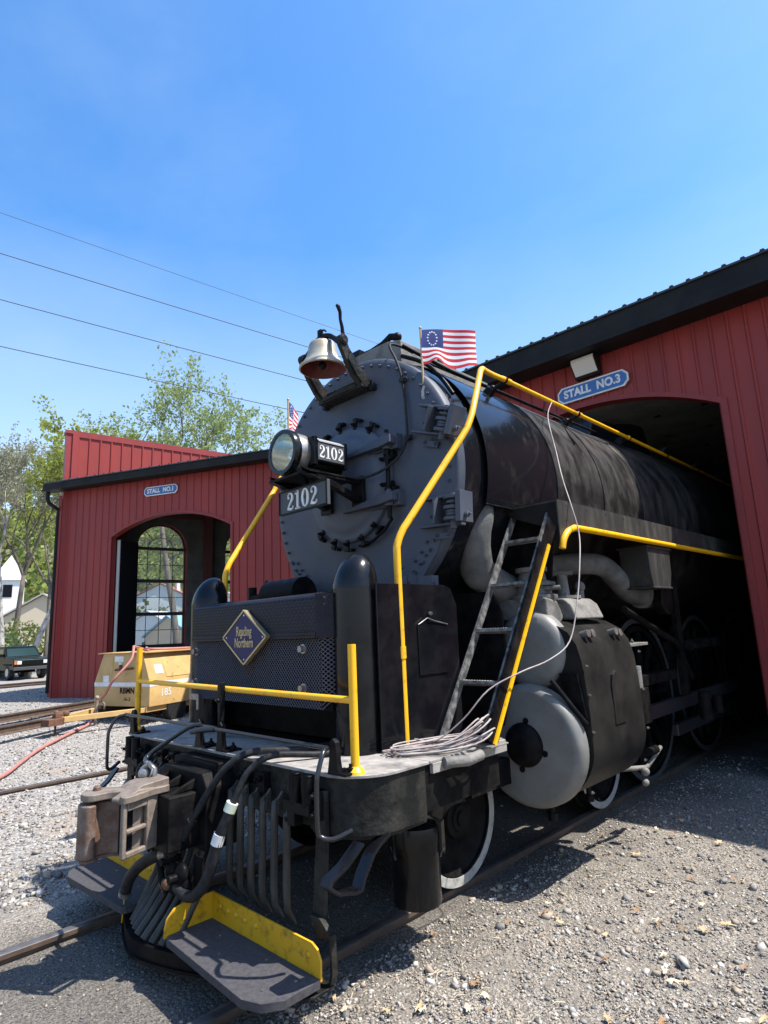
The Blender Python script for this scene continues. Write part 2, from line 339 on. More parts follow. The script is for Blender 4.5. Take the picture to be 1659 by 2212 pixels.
# ------------------------------------------------------------------ ground
def gz(x, y):
    t = min(1, max(0, (-x - 3.0) / 11.0)); t = t * t * (3 - 2 * t)
    q = min(1, max(0, (-x - 18.0) / 12.0))
    return -.062 + .382 * t - .30 * q * q * (3 - 2 * q)
def gmat():
    m = bpy.data.materials.new('gravel_yard'); m.use_nodes = True; nt = m.node_tree; b = nt.nodes['Principled BSDF']; L = nt.links.new
    tc = _n(nt, 'ShaderNodeTexCoord'); g = _n(nt, 'ShaderNodeSeparateXYZ'); L(tc.outputs['Object'], g.inputs[0])
    def noi(s, d=6, r=.6):
        t = _n(nt, 'ShaderNodeTexNoise'); t.inputs['Scale'].default_value = s; t.inputs['Detail'].default_value = d; t.inputs['Roughness'].default_value = r
        L(tc.outputs['Object'], t.inputs['Vector']); return t.outputs[0]
    def rng(src, a, b_, c=0, d=1):
        t = _n(nt, 'ShaderNodeMapRange'); t.inputs[1].default_value = a; t.inputs[2].default_value = b_; t.inputs[3].default_value = c; t.inputs[4].default_value = d
        L(src, t.inputs[0]); return t.outputs[0]
    def mixc(f, a, b_):
        t = _n(nt, 'ShaderNodeMix', data_type='RGBA')
        for s_, v in (('Factor', f), ('A', a), ('B', b_)):
            if isinstance(v, tuple): t.inputs[s_].default_value = (*v, 1)
            elif isinstance(v, float): t.inputs[s_].default_value = v
            else: L(v, t.inputs[s_])
        return t.outputs['Result']
    def mth(op, a, b_):
        t = _n(nt, 'ShaderNodeMath', operation=op)
        for i, v in enumerate((a, b_)):
            if isinstance(v, (int, float)): t.inputs[i].default_value = v
            else: L(v, t.inputs[i])
        return t.outputs[0]
    vo = _n(nt, 'ShaderNodeTexVoronoi'); vo.inputs['Scale'].default_value = 42; L(tc.outputs['Object'], vo.inputs['Vector'])
    vs = _n(nt, 'ShaderNodeSeparateColor'); L(vo.outputs['Color'], vs.inputs[0])
    vo2 = _n(nt, 'ShaderNodeTexVoronoi'); vo2.inputs['Scale'].default_value = 130; L(tc.outputs['Object'], vo2.inputs['Vector'])
    vs2 = _n(nt, 'ShaderNodeSeparateColor'); L(vo2.outputs['Color'], vs2.inputs[0])
    sand = mixc(rng(vs2.outputs[0], .15, 1.0), (.085, .076, .065), (.42, .375, .315)); sand = mixc(rng(noi(2.5), .4, .65), sand, (.185, .165, .14))
    sand = mixc(rng(vs2.outputs[1], .8, .95), sand, (.12, .115, .11))
    ball = mixc(vs.outputs[0], (.12, .113, .105), (.38, .36, .335)); ball = mixc(rng(noi(.7), .55, .7), ball, (.30, .24, .19))
    xw = mth('ADD', g.outputs[0], mth('MULTIPLY', mth('SUBTRACT', noi(.9), .5), 2.2))
    c = mixc(rng(xw, -2.6, -1.4), ball, sand)
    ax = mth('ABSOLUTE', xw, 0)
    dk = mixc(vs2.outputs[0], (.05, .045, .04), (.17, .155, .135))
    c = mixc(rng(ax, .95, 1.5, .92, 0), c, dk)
    L(c, b.inputs['Base Color']); b.inputs['Roughness'].default_value = .95; b.inputs['Specular IOR Level'].default_value = .2
    bm = _n(nt, 'ShaderNodeBump'); bm.inputs['Strength'].default_value = .9; bm.inputs['Distance'].default_value = .012
    h = mth('ADD', mth('MULTIPLY', vo.outputs['Distance'], -1.0), mth('MULTIPLY', noi(160, 3), .5))
    L(h, bm.inputs['Height']); L(bm.outputs[0], b.inputs['Normal'])
    return m
GM = gmat()
def ground():
    n = 330; k = 6.5; u = np.linspace(-1, 1, n); s = np.sinh(k * u) / math.sinh(k)
    X = -1 + s * 650; Y = 6 + s * 650
    vs = []
    for y in Y:
        for x in X:
            z = gz(x, y)
            if abs(x) < 40 and abs(y) < 40:
                z += .018 * noise.noise((x * 1.6, y * 1.6, 0)) + .010 * noise.noise((x * 7, y * 7, 3))
            if x < -60:   # the valley floor falls towards the village
                z -= min(4.0, (-60 - x) * .06)
            vs.append((x, y, z))
    fs = [(j * n + i, j * n + i + 1, (j + 1) * n + i + 1, (j + 1) * n + i) for j in range(n - 1) for i in range(n - 1)]
    mb = MB(); mb.v = vs; mb.f = fs; mb.mi = [0] * len(fs)
    tag(mb.build('ground', GM, sharp=179), kind='structure')
ground()

ROCKM = [mat('stone_a', (.28, .26, .235), .85, c2=(.19, .175, .16), ns=40), mat('stone_b', (.36, .335, .30), .85), mat('stone_c', (.125, .12, .118), .8),
         mat('stone_d', (.31, .255, .195), .9), mat('stone_e', (.46, .435, .395), .85)]
def scatter(name, specs, label=None):
    rs = np.random.RandomState(5)
    base = np.array([(x, y, z) for x in (-1, 1) for y in (-1, 1) for z in (-1, 1)], float) * .72
    tri = np.array([(0, 1, 3), (0, 3, 2), (4, 6, 7), (4, 7, 5), (0, 4, 5), (0, 5, 1), (2, 3, 7), (2, 7, 6), (0, 2, 6), (0, 6, 4), (1, 5, 7), (1, 7, 3)])
    V = []; F = []; MI = []; o = 0
    for (cnt, h0, h1, d0, d1, r0, r1, cond, wts) in specs:
        made = 0
        while made < cnt:
            hd = R(rs.uniform(h0, h1)); d = math.exp(rs.uniform(math.log(d0), math.log(d1)))
            x = CAM.x - math.sin(hd) * d; y = CAM.y + math.cos(hd) * d
            if not cond(x, y): cnt -= 1; continue
            r = math.exp(rs.uniform(math.log(r0), math.log(r1))) * (1 if rs.rand() > .03 else 1.9)
            q = base * rs.uniform(.35, 1.15, (8, 3)) * rs.uniform(.65, 1.35, (1, 3)) * r * np.array([1, 1, .62])
            a = rs.uniform(0, 6.28); c_, s_ = math.cos(a), math.sin(a); tl = rs.uniform(-.7, .7)
            Rz = np.array([[c_, -s_, 0], [s_, c_, 0], [0, 0, 1]]); Rx = np.array([[1, 0, 0], [0, math.cos(tl), -math.sin(tl)], [0, math.sin(tl), math.cos(tl)]])
            q = q @ Rx.T @ Rz.T + np.array([x, y, gz(x, y) + r * .22 + .018 * noise.noise((x * 1.6, y * 1.6, 0)) + .010 * noise.noise((x * 7, y * 7, 3))])
            V.append(q); F.append(tri + o); MI.append(np.full(12, rs.choice(5, p=wts))); o += 8; made += 1
    V = np.concatenate(V); F = np.concatenate(F); MI = np.concatenate(MI)
    me = bpy.data.meshes.new(name); me.vertices.add(len(V)); me.vertices.foreach_set('co', V.ravel())
    me.loops.add(F.size); me.loops.foreach_set('vertex_index', F.ravel()); me.polygons.add(len(F))
    me.polygons.foreach_set('loop_start', np.arange(0, F.size, 3)); me.polygons.foreach_set('loop_total', np.full(len(F), 3))
    for m_ in ROCKM: me.materials.append(m_)
    me.polygons.foreach_set('material_index', MI); me.update(calc_edges=True); me.validate()
    ob = bpy.data.objects.new(name, me); col.objects.link(ob); return ob
def offrail(x, y): return abs(abs(x) - .7525) > .07
g = scatter('loose_gravel', [
    (78000, -5, 62, 1.6, 8.5, .0032, .0080, lambda x, y: offrail(x, y) and x > .9, [.26, .22, .14, .28, .10]),
    (22000, -5, 62, 1.6, 9.5, .0075, .016, lambda x, y: offrail(x, y) and x > .9, [.30, .22, .18, .24, .06]),
    (20000, -5, 92, 1.6, 9.5, .003, .010, lambda x, y: offrail(x, y) and -2.0 < x < .95, [.22, .06, .46, .25, .01]),
    (1100, -5, 80, 1.6, 9.5, .016, .036, lambda x, y: offrail(x, y) and x > .9, [.36, .20, .20, .2, .04]),
    (42000, 35, 92, 3.2, 24, .010, .027, lambda x, y: x < -1.5 and not (-5.28 < x < -5.12), [.34, .26, .16, .14, .10])])
tag(g, 'loose grey ballast stones and grit strewn over the yard', 'gravel', kind='stuff')

LV = [mat('dry_leaf_tan', (.42, .30, .17), .8), mat('dry_leaf_pale', (.52, .43, .30), .8), mat('dry_leaf_brown', (.24, .14, .075), .8)]
def litter():
    mb = MB(); rs = random.Random(3)
    for i in range(300):
        hd = R(rs.uniform(-4, 60)); d = math.exp(rs.uniform(math.log(1.7), math.log(8)))
        x = CAM.x - math.sin(hd) * d; y = math.cos(hd) * d
        if x < .95: continue
        s = rs.uniform(.014, .036); a = rs.uniform(0, 6.28); z = gz(x, y) + .02 + .018 * noise.noise((x * 1.6, y * 1.6, 0)); mb.m = rs.randint(0, 2)
        pts = []; n = 14
        for k in range(n):
            t = 2 * math.pi * k / n; r = s * (1.1 if k % 2 == 0 else .62) * (.75 + .5 * abs(math.cos(t / 2))) * rs.uniform(.65, 1.3)
            px, py = r * math.cos(t) * 1.3, r * math.sin(t) * .62
            pts.append((x + px * math.cos(a) - py * math.sin(a), y + px * math.sin(a) + py * math.cos(a), z + rs.uniform(0, .016)))
        c = (x, y, z + .004)
        mb.add([c] + pts, [(0, 1 + k, 1 + (k + 1) % n) for k in range(n)])
    for i in range(1500):
        hd = R(rs.uniform(-4, 60)); d = math.exp(rs.uniform(math.log(1.7), math.log(7)))
        x = CAM.x - math.sin(hd) * d; y = math.cos(hd) * d
        if x < .95: continue
        a = rs.uniform(0, 6.28); l = math.exp(rs.uniform(math.log(.012), math.log(.10))); z = gz(x, y) + .018; mb.m = rs.choice([1, 0, 1])
        mb.tube([(x, y, z), (x + l * .5 * math.cos(a), y + l * .5 * math.sin(a), z + .006), (x + l * math.cos(a + .3), y + l * math.sin(a + .3), z)], rs.uniform(.0011, .0026), 4)
    tag(mb.build('leaf_litter', LV, sharp=180), 'dry tan leaves and twigs scattered over the grit beside the engine', 'leaf litter', kind='stuff')
litter()

# ------------------------------------------------------------------ rails
def rail(name, p0, p1, z0, z1, n=1):
    mb = MB(); a = Vector((p1[0] - p0[0], p1[1] - p0[1])).normalized(); nn = Vector((-a.y, a.x))
    prof = [(-.065, -.15), (.065, -.15), (.065, -.138), (.012, -.12), (.012, -.042), (.036, -.03), (.036, -.004), (.030, 0), (-.030, 0), (-.036, -.004), (-.036, -.03), (-.012, -.042), (-.012, -.12), (-.065, -.138)]
    k = len(prof); vs = []
    for (p, z) in ((p0, z0), (p1, z1)): vs += [(p[0] + nn.x * a_, p[1] + nn.y * a_, z + b_) for a_, b_ in prof]
    for i in range(k):
        mb.m = 1 if i in (6, 7, 8) else 0
        mb.add([vs[i], vs[(i + 1) % k], vs[k + (i + 1) % k], vs[k + i]], [(0, 1, 2, 3)])
    return tag(mb.build(name, [RAILM, RAILT], sharp=50), kind='structure')
rail('rail', (.7525, -6), (.7525, 26), 0, 0); rail('rail', (-.7525, -6), (-.7525, 26), 0, 0)
rail('rail', (-5.2, -30), (-5.2, 12), .03, .03); rail('rail', (-3.77, -30), (-3.77, 12), -.055, -.055)
dx, dy = .43, -.903
c1 = Vector((-11.25, 7.2))
for s in (-.7525, .7525):
    b0 = Vector((c1.x + .903 * s, c1.y + .43 * s))
    rail('rail', (b0.x + dx * 34, b0.y + dy * 34), (b0.x - dx * 8, b0.y - dy * 8), .43, .43)
for x_ in (-21.2, -22.65): rail('rail', (x_, -40), (x_, 60), .34, .34)

# ------------------------------------------------------------------ engine house
ZE = 5.92
HOUSE = thing('engine_house', (-3, 9, 0), 'long red steel sided engine house with black eaves and arched stall doors', 'engine house')
def arch_z(u, c, hw, zs, za):
    r = (hw * hw + (za - zs) ** 2) / (2 * (za - zs)); return za - r + math.sqrt(max(0, r * r - (u - c) ** 2))
def wallmesh(mb, p0, d, L, z0, ztop, opens=(), rib=.2, t=.16, ribs=True, inner=True, ribw=.017, ribd=.02, u_off=0.0):
    d = Vector(d).normalized(); nrm = Vector((d.y, -d.x)); p0 = Vector(p0)
    zt = ztop if callable(ztop) else (lambda u: ztop)
    P = lambda u, z, o=0: (p0.x + d.x * u + nrm.x * o, p0.y + d.y * u + nrm.y * o, z)
    us = {0.0, L}
    for (c, hw, sill, zs, za) in opens:
        us |= {c - hw + 2 * hw * i / 24 for i in range(25)}
    us = sorted(u for u in us if -1e-6 <= u <= L + 1e-6)
    def hole(u):
        for (c, hw, sill, zs, za) in opens:
            if c - hw + 1e-5 < u < c + hw - 1e-5: return (c, hw, sill, zs, za)
    def iv(u):
        h = hole(u)
        if not h: return [(z0, zt(u))]
        o = [(arch_z(u, h[0], h[1], h[3], h[4]), zt(u))]
        if h[2] > z0 + .01: o.append((z0, h[2]))
        return o
    for a, b in zip(us[:-1], us[1:]):
        if b - a < 1e-6: continue
        m = (a + b) / 2; h = hole(m)
        def q(za0, za1, zb0, zb1):
            mb.add([P(a, za0), P(b, zb0), P(b, zb1), P(a, za1)], [(0, 1, 2, 3)])
            if inner: mb.add([P(a, za0, -t), P(b, zb0, -t), P(b, zb1, -t), P(a, za1, -t)], [(0, 3, 2, 1)])
        if not h: q(z0, zt(a), z0, zt(b))
        else:
            A_ = arch_z(a, h[0], h[1], h[3], h[4]); B_ = arch_z(b, h[0], h[1], h[3], h[4]); q(A_, zt(a), B_, zt(b))
            mb.add([P(a, A_), P(b, B_), P(b, B_, -t), P(a, A_, -t)], [(0, 1, 2, 3)])
            if h[2] > z0 + .01:
                q(z0, h[2], z0, h[2]); mb.add([P(a, h[2]), P(b, h[2]), P(b, h[2], -t), P(a, h[2], -t)], [(0, 1, 2, 3)])
    for (c, hw, sill, zs, za) in opens:
        for e in (c - hw, c + hw): mb.add([P(e, sill), P(e, zs), P(e, zs, -t), P(e, sill, -t)], [(0, 1, 2, 3)])
    if ribs:
        k = 0; u = rib * .5 + u_off
        while u < L - .03:
            for (za, zb) in iv(u):
                w_ = ribw
                vs = [P(u - w_ * 1.5, za), P(u - w_ * .6, za, ribd), P(u + w_ * .6, za, ribd), P(u + w_ * 1.5, za), P(u - w_ * 1.5, zb), P(u - w_ * .6, zb, ribd), P(u + w_ * .6, zb, ribd), P(u + w_ * 1.5, zb)]
                mb.add(vs, [(0, 1, 5, 4), (1, 2, 6, 5), (2, 3, 7, 6), (0, 3, 2, 1), (4, 5, 6, 7)])
            u += rib
def archtrim(mb, p0, d, c, hw, z0, zs, za, wd=.07, pr=.028):
    d = Vector(d).normalized(); nrm = Vector((d.y, -d.x)); p0 = Vector(p0)
    pts = [(c - hw, z0), (c - hw, zs)] + [(c - hw + 2 * hw * i / 24, arch_z(c - hw + 2 * hw * i / 24, c, hw, zs, za)) for i in range(1, 24)] + [(c + hw, zs), (c + hw, z0)]
    out = []
    for i, (u, z) in enumerate(pts):
        if i in (0, len(pts) - 1): out.append((u + (-wd if i == 0 else wd), z))
        elif i in (1, len(pts) - 2): out.append((u + (-wd if i == 1 else wd), z + wd * .8))
        else: out.append((u, z + wd))
    P = lambda u, z, o: (p0.x + d.x * u + nrm.x * o, p0.y + d.y * u + nrm.y * o, z)
    for i in range(len(pts) - 1):
        a, b = pts[i], pts[i + 1]; A_, B_ = out[i], out[i + 1]
        mb.add([P(*a, pr), P(*b, pr), P(*B_, pr), P(*A_, pr), P(*a, -.02), P(*b, -.02), P(*B_, -.02), P(*A_, -.02)],
               [(0, 1, 2, 3), (0, 4, 5, 1), (3, 2, 6, 7), (4, 7, 6, 5)])
YF = 8.05; HW3 = 1.80; ZS3 = 4.33; ZA3 = 4.80
X3L, X3R = -3.6, 8.4
A1 = Vector((-14.478, 5.632)); d1 = Vector((.903, .430)).normalized(); L1 = 7.5; B1_ = A1 + d1 * L1
C1 = 3.72; HW1 = 1.86; ZS1 = 4.50; ZA1 = 4.97
mb = MB(); wallmesh(mb, (X3L, YF), (1, 0), X3R - X3L, -.25, ZE - .1, [(-X3L, HW3, -.25, ZS3, ZA3)], rib=.2, u_off=.1)
fw = mb.build('front_wall', RED, HOUSE, sharp=30); fw['label'] = 'red ribbed wall around the arched doorway of the third stall'
mb = MB(); archtrim(mb, (X3L, YF), (1, 0), -X3L, HW3, -.25, ZS3, ZA3); mb.build('door_trim', REDT, fw, sharp=30)
mb = MB(); wallmesh(mb, A1, d1, L1, 0, 6.0, [(C1, HW1, 0, ZS1, ZA1)], rib=.228)
fw1 = mb.build('front_wall', RED, HOUSE, sharp=30); fw1['label'] = 'red ribbed wall around the arched doorway of the first stall'
mb = MB(); archtrim(mb, A1, d1, C1, HW1, 0, ZS1, ZA1); mb.build('door_trim', REDT, fw1, sharp=30)
dB = Vector((X3L, YF)) - B1_
mb = MB(); wallmesh(mb, B1_, dB, dB.length, -.2, 6.0, [], rib=.228); mb.build('front_wall', RED, HOUSE, sharp=30)
# side wall with arched windows, rising into a parapet
hs = R(8); ds = Vector((math.sin(hs), math.cos(hs)))
WINS = [(2.78, .76, 1.5, 4.45, 5.2), (5.55, .76, 1.5, 4.45, 5.2), (8.3, .76, 1.5, 4.45, 5.2)]
def sidepts(u, o=0):
    nr = Vector((-ds.y, ds.x)); return A1 + ds * u + nr * o
# wall running away from the corner; the outside is to the left
mb = MB(); Ls = 18.0
wallmesh(mb, A1 + ds * Ls, -ds, Ls, 0, 6.0, [(Ls - c, hw, s_, zs, za) for c, hw, s_, zs, za in WINS], rib=.228, t=.24, ribs=True)
sw = mb.build('side_wall', RED, HOUSE, sharp=30)
mb = MB(); nin = Vector((ds.y, -ds.x))           # inner (right hand) direction
q0 = A1 + ds * .16 + nin * .24
wallmesh(mb, q0, ds, 7.4, 5.8, 7.66, [], rib=.30, inner=False, ribw=.022, ribd=.03)
par = mb.build('parapet', RED, HOUSE, sharp=30); par['label'] = 'sunlit bright red parapet rising above the black eave'
mb = MB()
a0 = A1 - ds * .02 - nin * .03; a1 = A1 + ds * .155 + nin * .24; e = A1 + ds * 7.6
for (s0, s1, z0, z1, o0, o1) in ((0, .155, 5.75, 7.66, -.03, .235), (-.03, 7.6, 7.66, 7.76, -.06, .27), (.155, .30, 5.75, 7.66, .242, .275), (.30, 7.6, 7.58, 7.66, .242, .272)):
    c = [A1 + ds * s + nin * o for s in (s0, s1) for o in (o0, o1)]
    mb.add([(p.x, p.y, z) for z in (z0, z1) for p in c], [(0, 1, 3, 2), (4, 6, 7, 5), (0, 4, 5, 1), (2, 3, 7, 6), (0, 2, 6, 4), (1, 5, 7, 3)])
mb.build('parapet_trim', REDT, par, sharp=30)
mb = MB(); o_ = A1 - nin * .002
mb.add([(o_.x, o_.y, 5.9), (o_.x + ds.x * 7.5, o_.y + ds.y * 7.5, 5.9), (o_.x + ds.x * 7.5, o_.y + ds.y * 7.5, 7.66), (o_.x, o_.y, 7.66)], [(0, 1, 2, 3)])
mb.build('parapet_back', RED, par)
mb = MB(); qq = A1 + nin * .275
wallmesh(mb, A1 + ds * Ls + nin * .27, -ds, Ls - .42, 0, 5.98, [(Ls - c, hw + .01, s_ - .01, zs, za + .01) for c, hw, s_, zs, za in WINS], t=.03, ribs=False)
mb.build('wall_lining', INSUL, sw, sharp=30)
# eaves: fascia, gutter, soffit and roof
def eave(p0, p1, ztop, over, hgt=.30, zwall=5.8, e0=0, e1=0, bump=.2):
    p0 = Vector(p0); p1 = Vector(p1); d = (p1 - p0).normalized(); nrm = Vector((d.y, -d.x)); L = (p1 - p0).length
    P = lambda u, o, z: (p0.x + d.x * u + nrm.x * o, p0.y + d.y * u + nrm.y * o, z)
    mb = MB()
    for (o0, o1, z0, z1) in ((over, over + .03, ztop - hgt, ztop), (over - .10, over + .055, ztop - hgt - .035, ztop - hgt + .02), (.03, over - .10, ztop - hgt - .02, ztop - hgt + .01)):
        mb.add([P(u, o, z) for u in (-e0, L + e1) for o in (o0, o1) for z in (z0, z1)], [(0, 1, 3, 2), (4, 6, 7, 5), (0, 4, 5, 1), (2, 3, 7, 6), (0, 2, 6, 4), (1, 5, 7, 3)])
    f = mb.build('fascia', TRIMB, HOUSE, sharp=30)
    mb = MB(); sl_ = .10; B_ = 16.0
    mb.add([P(u, o, z + dz) for u in (-e0, L + e1) for (o, z) in ((over + .06, ztop), (-B_, ztop + sl_ * (B_ + over))) for dz in (0.004, .03)], [(0, 1, 3, 2), (4, 6, 7, 5), (0, 4, 5, 1), (2, 3, 7, 6), (0, 2, 6, 4), (1, 5, 7, 3)])
    u = -e0 + .06
    while u < L + e1:
        w_ = .018
        mb.add([P(u - w_ * 1.6, over + .065, ztop + .03), P(u - w_, over + .065, ztop + .052), P(u + w_, over + .065, ztop + .052), P(u + w_ * 1.6, over + .065, ztop + .03),
                P(u - w_ * 1.6, -3, ztop + .03 + sl_ * 3), P(u - w_, -3, ztop + .052 + sl_ * 3), P(u + w_, -3, ztop + .052 + sl_ * 3), P(u + w_ * 1.6, -3, ztop + .03 + sl_ * 3)],
               [(0, 1, 2, 3), (0, 4, 5, 1), (1, 5, 6, 2), (2, 6, 7, 3)])
        u += bump
    mb.build('roof', ROOFM, HOUSE, sharp=30)
    return f
eave((X3L, YF), (X3R, YF), ZE - .12, .42, e0=.1, bump=.2)
eave(B1_, (X3L, YF), 6.10, .38, hgt=.16, bump=.3)
eave(A1, B1_, 6.14, .38, hgt=.16, e0=.26, e1=.0, bump=.30)
# downpipe on the corner
c = A1 - d1 * .12 + Vector((d1.y, -d1.x)) * .36; w0 = A1 - d1 * .02 + Vector((d1.y, -d1.x)) * .06
mb = MB(); mb.tube([(c.x, c.y, 5.92), (c.x, c.y, 5.72), (c.x + .02, c.y + .04, 5.60), (w0.x, w0.y, 5.44), (w0.x, w0.y, 5.3), (w0.x, w0.y, .45)], .055, 8)
mb.build('downpipe', TRIMB, HOUSE, sharp=60)
mb = MB(); mb.box((A1.x + .05, A1.y + .0, 3.1), (.13, .10, 5.5), Matrix.Rotation(math.atan2(d1.y, d1.x), 3, 'Z')); mb.build('corner_trim', REDT, HOUSE)
# inside: ceilings, dividing walls and back walls, floor slab
mb = MB()
mb.b2((X3L - .1, YF + .17, 5.101), (X3R + .1, 30.3, 5.16)); mb.build('ceiling', CEILM, HOUSE); mb = MB()
for x_ in (X3L, X3R - .2): mb.b2((x_, YF + .17, -.3), (x_ + .18, 30, 5.1))
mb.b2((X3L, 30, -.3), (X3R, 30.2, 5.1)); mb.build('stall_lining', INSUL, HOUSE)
mb = MB()
for j in range(7):
    for i in range(8): MB().box((-1.5 + i * .75 + (j % 2) * .3, YF + .9 + j * 1.3, 5.09), (.10, .035, .02)).build('ceiling_clip', PNTBLK, HOUSE)
mb = MB()
pA = A1 + ds * .2 + nin * .26; pB = A1 + ds * Ls + nin * .26; pD = B1_ + Vector((.43, .903)) * -.2
far = B1_ + ds * 12
def wq(a, b, z0, z1, th=.1):
    d = Vector((b[0] - a[0], b[1] - a[1])); n_ = Vector((d.y, -d.x)).normalized() * th
    mb.add([(p[0] + o.x, p[1] + o.y, z) for z in (z0, z1) for p in (a, b) for o in (Vector((0, 0)), n_)], [(0, 1, 3, 2), (4, 6, 7, 5), (0, 4, 5, 1), (2, 3, 7, 6), (0, 2, 6, 4), (1, 5, 7, 3)])
wq(B1_ + Vector((.1, .3)), far, 0, 6); wq(A1 + ds * Ls, far, 0, 6)
mb.add([(A1.x + .3, A1.y + .5, 6.0), (B1_.x, B1_.y + .3, 6.0), (far.x, far.y, 6.4), ((A1 + ds * Ls).x, (A1 + ds * Ls).y, 6.4)], [(0, 1, 2, 3)])
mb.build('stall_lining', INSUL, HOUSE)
# interior steel posts, red, between the windows
mb = MB()
for u in (1.55, 4.15, 6.95):
    p = A1 + ds * u + nin * .42; mb.box((p.x, p.y, 3.1), (.22, .22, 6.0), Matrix.Rotation(-hs, 3, 'Z'))
p = A1 + ds * 4.6 + nin * .30; mb.box((p.x, p.y, 5.45), (.08, 8.4, .12), Matrix.Rotation(-hs, 3, 'Z'))
mb.build('steel_post', mat('brown_steel', (.10, .035, .032), .6), HOUSE)
def window(c, hw, sill, zs, za):
    fr = MB(); gl = MB()
    P = lambda u, z, o: tuple((A1 + ds * u + nin * o)) + (z,)
    def bar(u0, z0_, u1, z1_, wd, o0=.05, o1=.12):
        d = Vector((u1 - u0, z1_ - z0_)).normalized(); n_ = Vector((-d.y, d.x)) * wd / 2
        pts = [(u0 + n_.x, z0_ + n_.y), (u1 + n_.x, z1_ + n_.y), (u1 - n_.x, z1_ - n_.y), (u0 - n_.x, z0_ - n_.y)]
        fr.prism(pts, lambda a, b, d_: P(a, b, d_), o0, o1)
    r = (hw * hw + (za - zs) ** 2) / (2 * (za - zs)); zc = za - r
    aw = [(c - hw + 2 * hw * i / 20) for i in range(21)]; az = [arch_z(u, c, hw, zs, za) for u in aw]
    for i in range(20): bar(aw[i], az[i], aw[i + 1], az[i + 1], .09)
    bar(c - hw, sill, c - hw, zs + .03, .09); bar(c + hw, sill, c + hw, zs + .03, .09)
    H = zs - sill; rows = [sill + .04, sill + H / 3, sill + 2 * H / 3, zs]
    for z in rows: bar(c - hw, z, c + hw, z, .10 if z < zs else .09, .045, .115)
    for k in (1, 2, 3): u = c - hw + 2 * hw * k / 4; bar(u, sill, u, zs, .016, .075, .095)
    for a, b in zip(rows[:-1], rows[1:]): bar(c - hw, (a + b) / 2, c + hw, (a + b) / 2, .016, .075, .095)
    ri = hw * .5
    for i in range(14):
        t0, t1 = math.pi * i / 14, math.pi * (i + 1) / 14; bar(c + ri * math.cos(t0), zs + ri * .9 * math.sin(t0), c + ri * math.cos(t1), zs + ri * .9 * math.sin(t1), .016, .075, .095)
    for t in (R(50), R(90), R(130)): bar(c + ri * math.cos(t), zs + ri * .9 * math.sin(t), c + hw * .96 * math.cos(t), zs + (za - zs) * .96 * math.sin(t), .016, .075, .095)
    gl.add([P(c - hw, sill, .085), P(c + hw, sill, .085)] + [P(aw[i], az[i], .085) for i in range(20, -1, -1)], [tuple(range(23))])
    f = fr.build('window', FRAMEG, HOUSE); gl.build('window_pane', GLASS, f)
for wv in WINS: window(*wv)
# folded door leaf just inside the left jamb of the first stall
j = A1 + d1 * (C1 - HW1 + .03); nn1 = Vector((-d1.y, d1.x))
mb = MB(); rm = Matrix.Rotation(math.atan2(nn1.y, nn1.x), 3, 'Z')
p = j + nn1 * .60; mb.box((p.x, p.y, 2.4), (.70, .07, 4.1), rm); dl = mb.build('door_leaf', PNTBLK, HOUSE)
mb = MB(); p = j + nn1 * .23; mb.box((p.x, p.y, 2.4), (.03, .085, 4.1), rm); mb.build('edge_strip', LAMPC, dl)

def stall_sign(name, c, d, txt, lab, W=1.06, H=.245):
    d = Vector(d).normalized(); n_ = Vector((d.y, -d.x)); c = Vector(c)
    fn = lambda a, b, o: (c.x + d.x * a + n_.x * o, c.y + d.y * a + n_.y * o, c.z + b)
    def octo(w_, h_, ch): return [(-w_ + ch, -h_), (w_ - ch, -h_), (w_, -h_ + ch), (w_, h_ - ch), (w_ - ch, h_), (-w_ + ch, h_), (-w_, h_ - ch), (-w_, -h_ + ch)]
    mb = MB(); mb.prism(octo(W / 2, H / 2, .07), fn, 0, .025); o = mb.build(name, WHITE); tag(o, lab, 'sign', 'stall number signs over the doors')
    mb = MB(); mb.prism(octo(W / 2 - .022, H / 2 - .022, .062), fn, .0255, .029); mb.build('blue_panel', SGNB, o)
    mb = text_mb(txt, .165, lambda x, y, z: fn(x, y, .031 + z), .002, .0070, sx=.90, space=1.03); mb.build('lettering', WHITE, o)
stall_sign('stall_sign', (.21, YF - .03, 5.04), (1, 0), 'STALL  NO.3', 'blue sign reading STALL NO.3 above the doorway behind the boiler')
sc1 = A1 + d1 * 3.45 - Vector((-d1.y, d1.x)) * .03
stall_sign('stall_sign', (sc1.x, sc1.y, 5.62), d1, 'STALL  NO.1', 'blue sign reading STALL NO.1 above the left doorway')
# wall light over the sign
LG = thing('wall_light', (.2, YF, 5.3), 'grey wall light with a sloped lens fixed just above the STALL NO.3 sign', 'wall light')
mb = MB(); mb.prism([(YF - .02, 5.20), (YF - .02, 5.47), (YF - .20, 5.50), (YF - .22, 5.42), (YF - .10, 5.20)], lambda a, b, d_: (d_, a, b), .00, .37); mb.build('housing', TRIMB, LG, bevel=.006)
mb = MB(); mb.prism([(YF - .105, 5.215), (YF - .235, 5.40), (YF - .235, 5.455), (YF - .21, 5.47), (YF - .10, 5.23)], lambda a, b, d_: (d_, a, b), .018, .352); mb.build('lens', LAMPC, LG, bevel=.004)

# ------------------------------------------------------------------ the locomotive
LOCO = thing('steam_locomotive', (0, 2.2, 0), 'huge black steam locomotive numbered 2102 half inside the arched stall, with yellow handrails', 'locomotive')
CZ = 2.99; SR = 1.117; YS = 3.46          # boiler centre height, smokebox radius, smokebox front face
BX = (0, 0, 0)
def cyl_y(mb, x, z, y0, y1, r0, r1=None, n=48, cap=True): return mb.cyl((x, y0, z), (x, y1, z), r0, r1, n, cap)
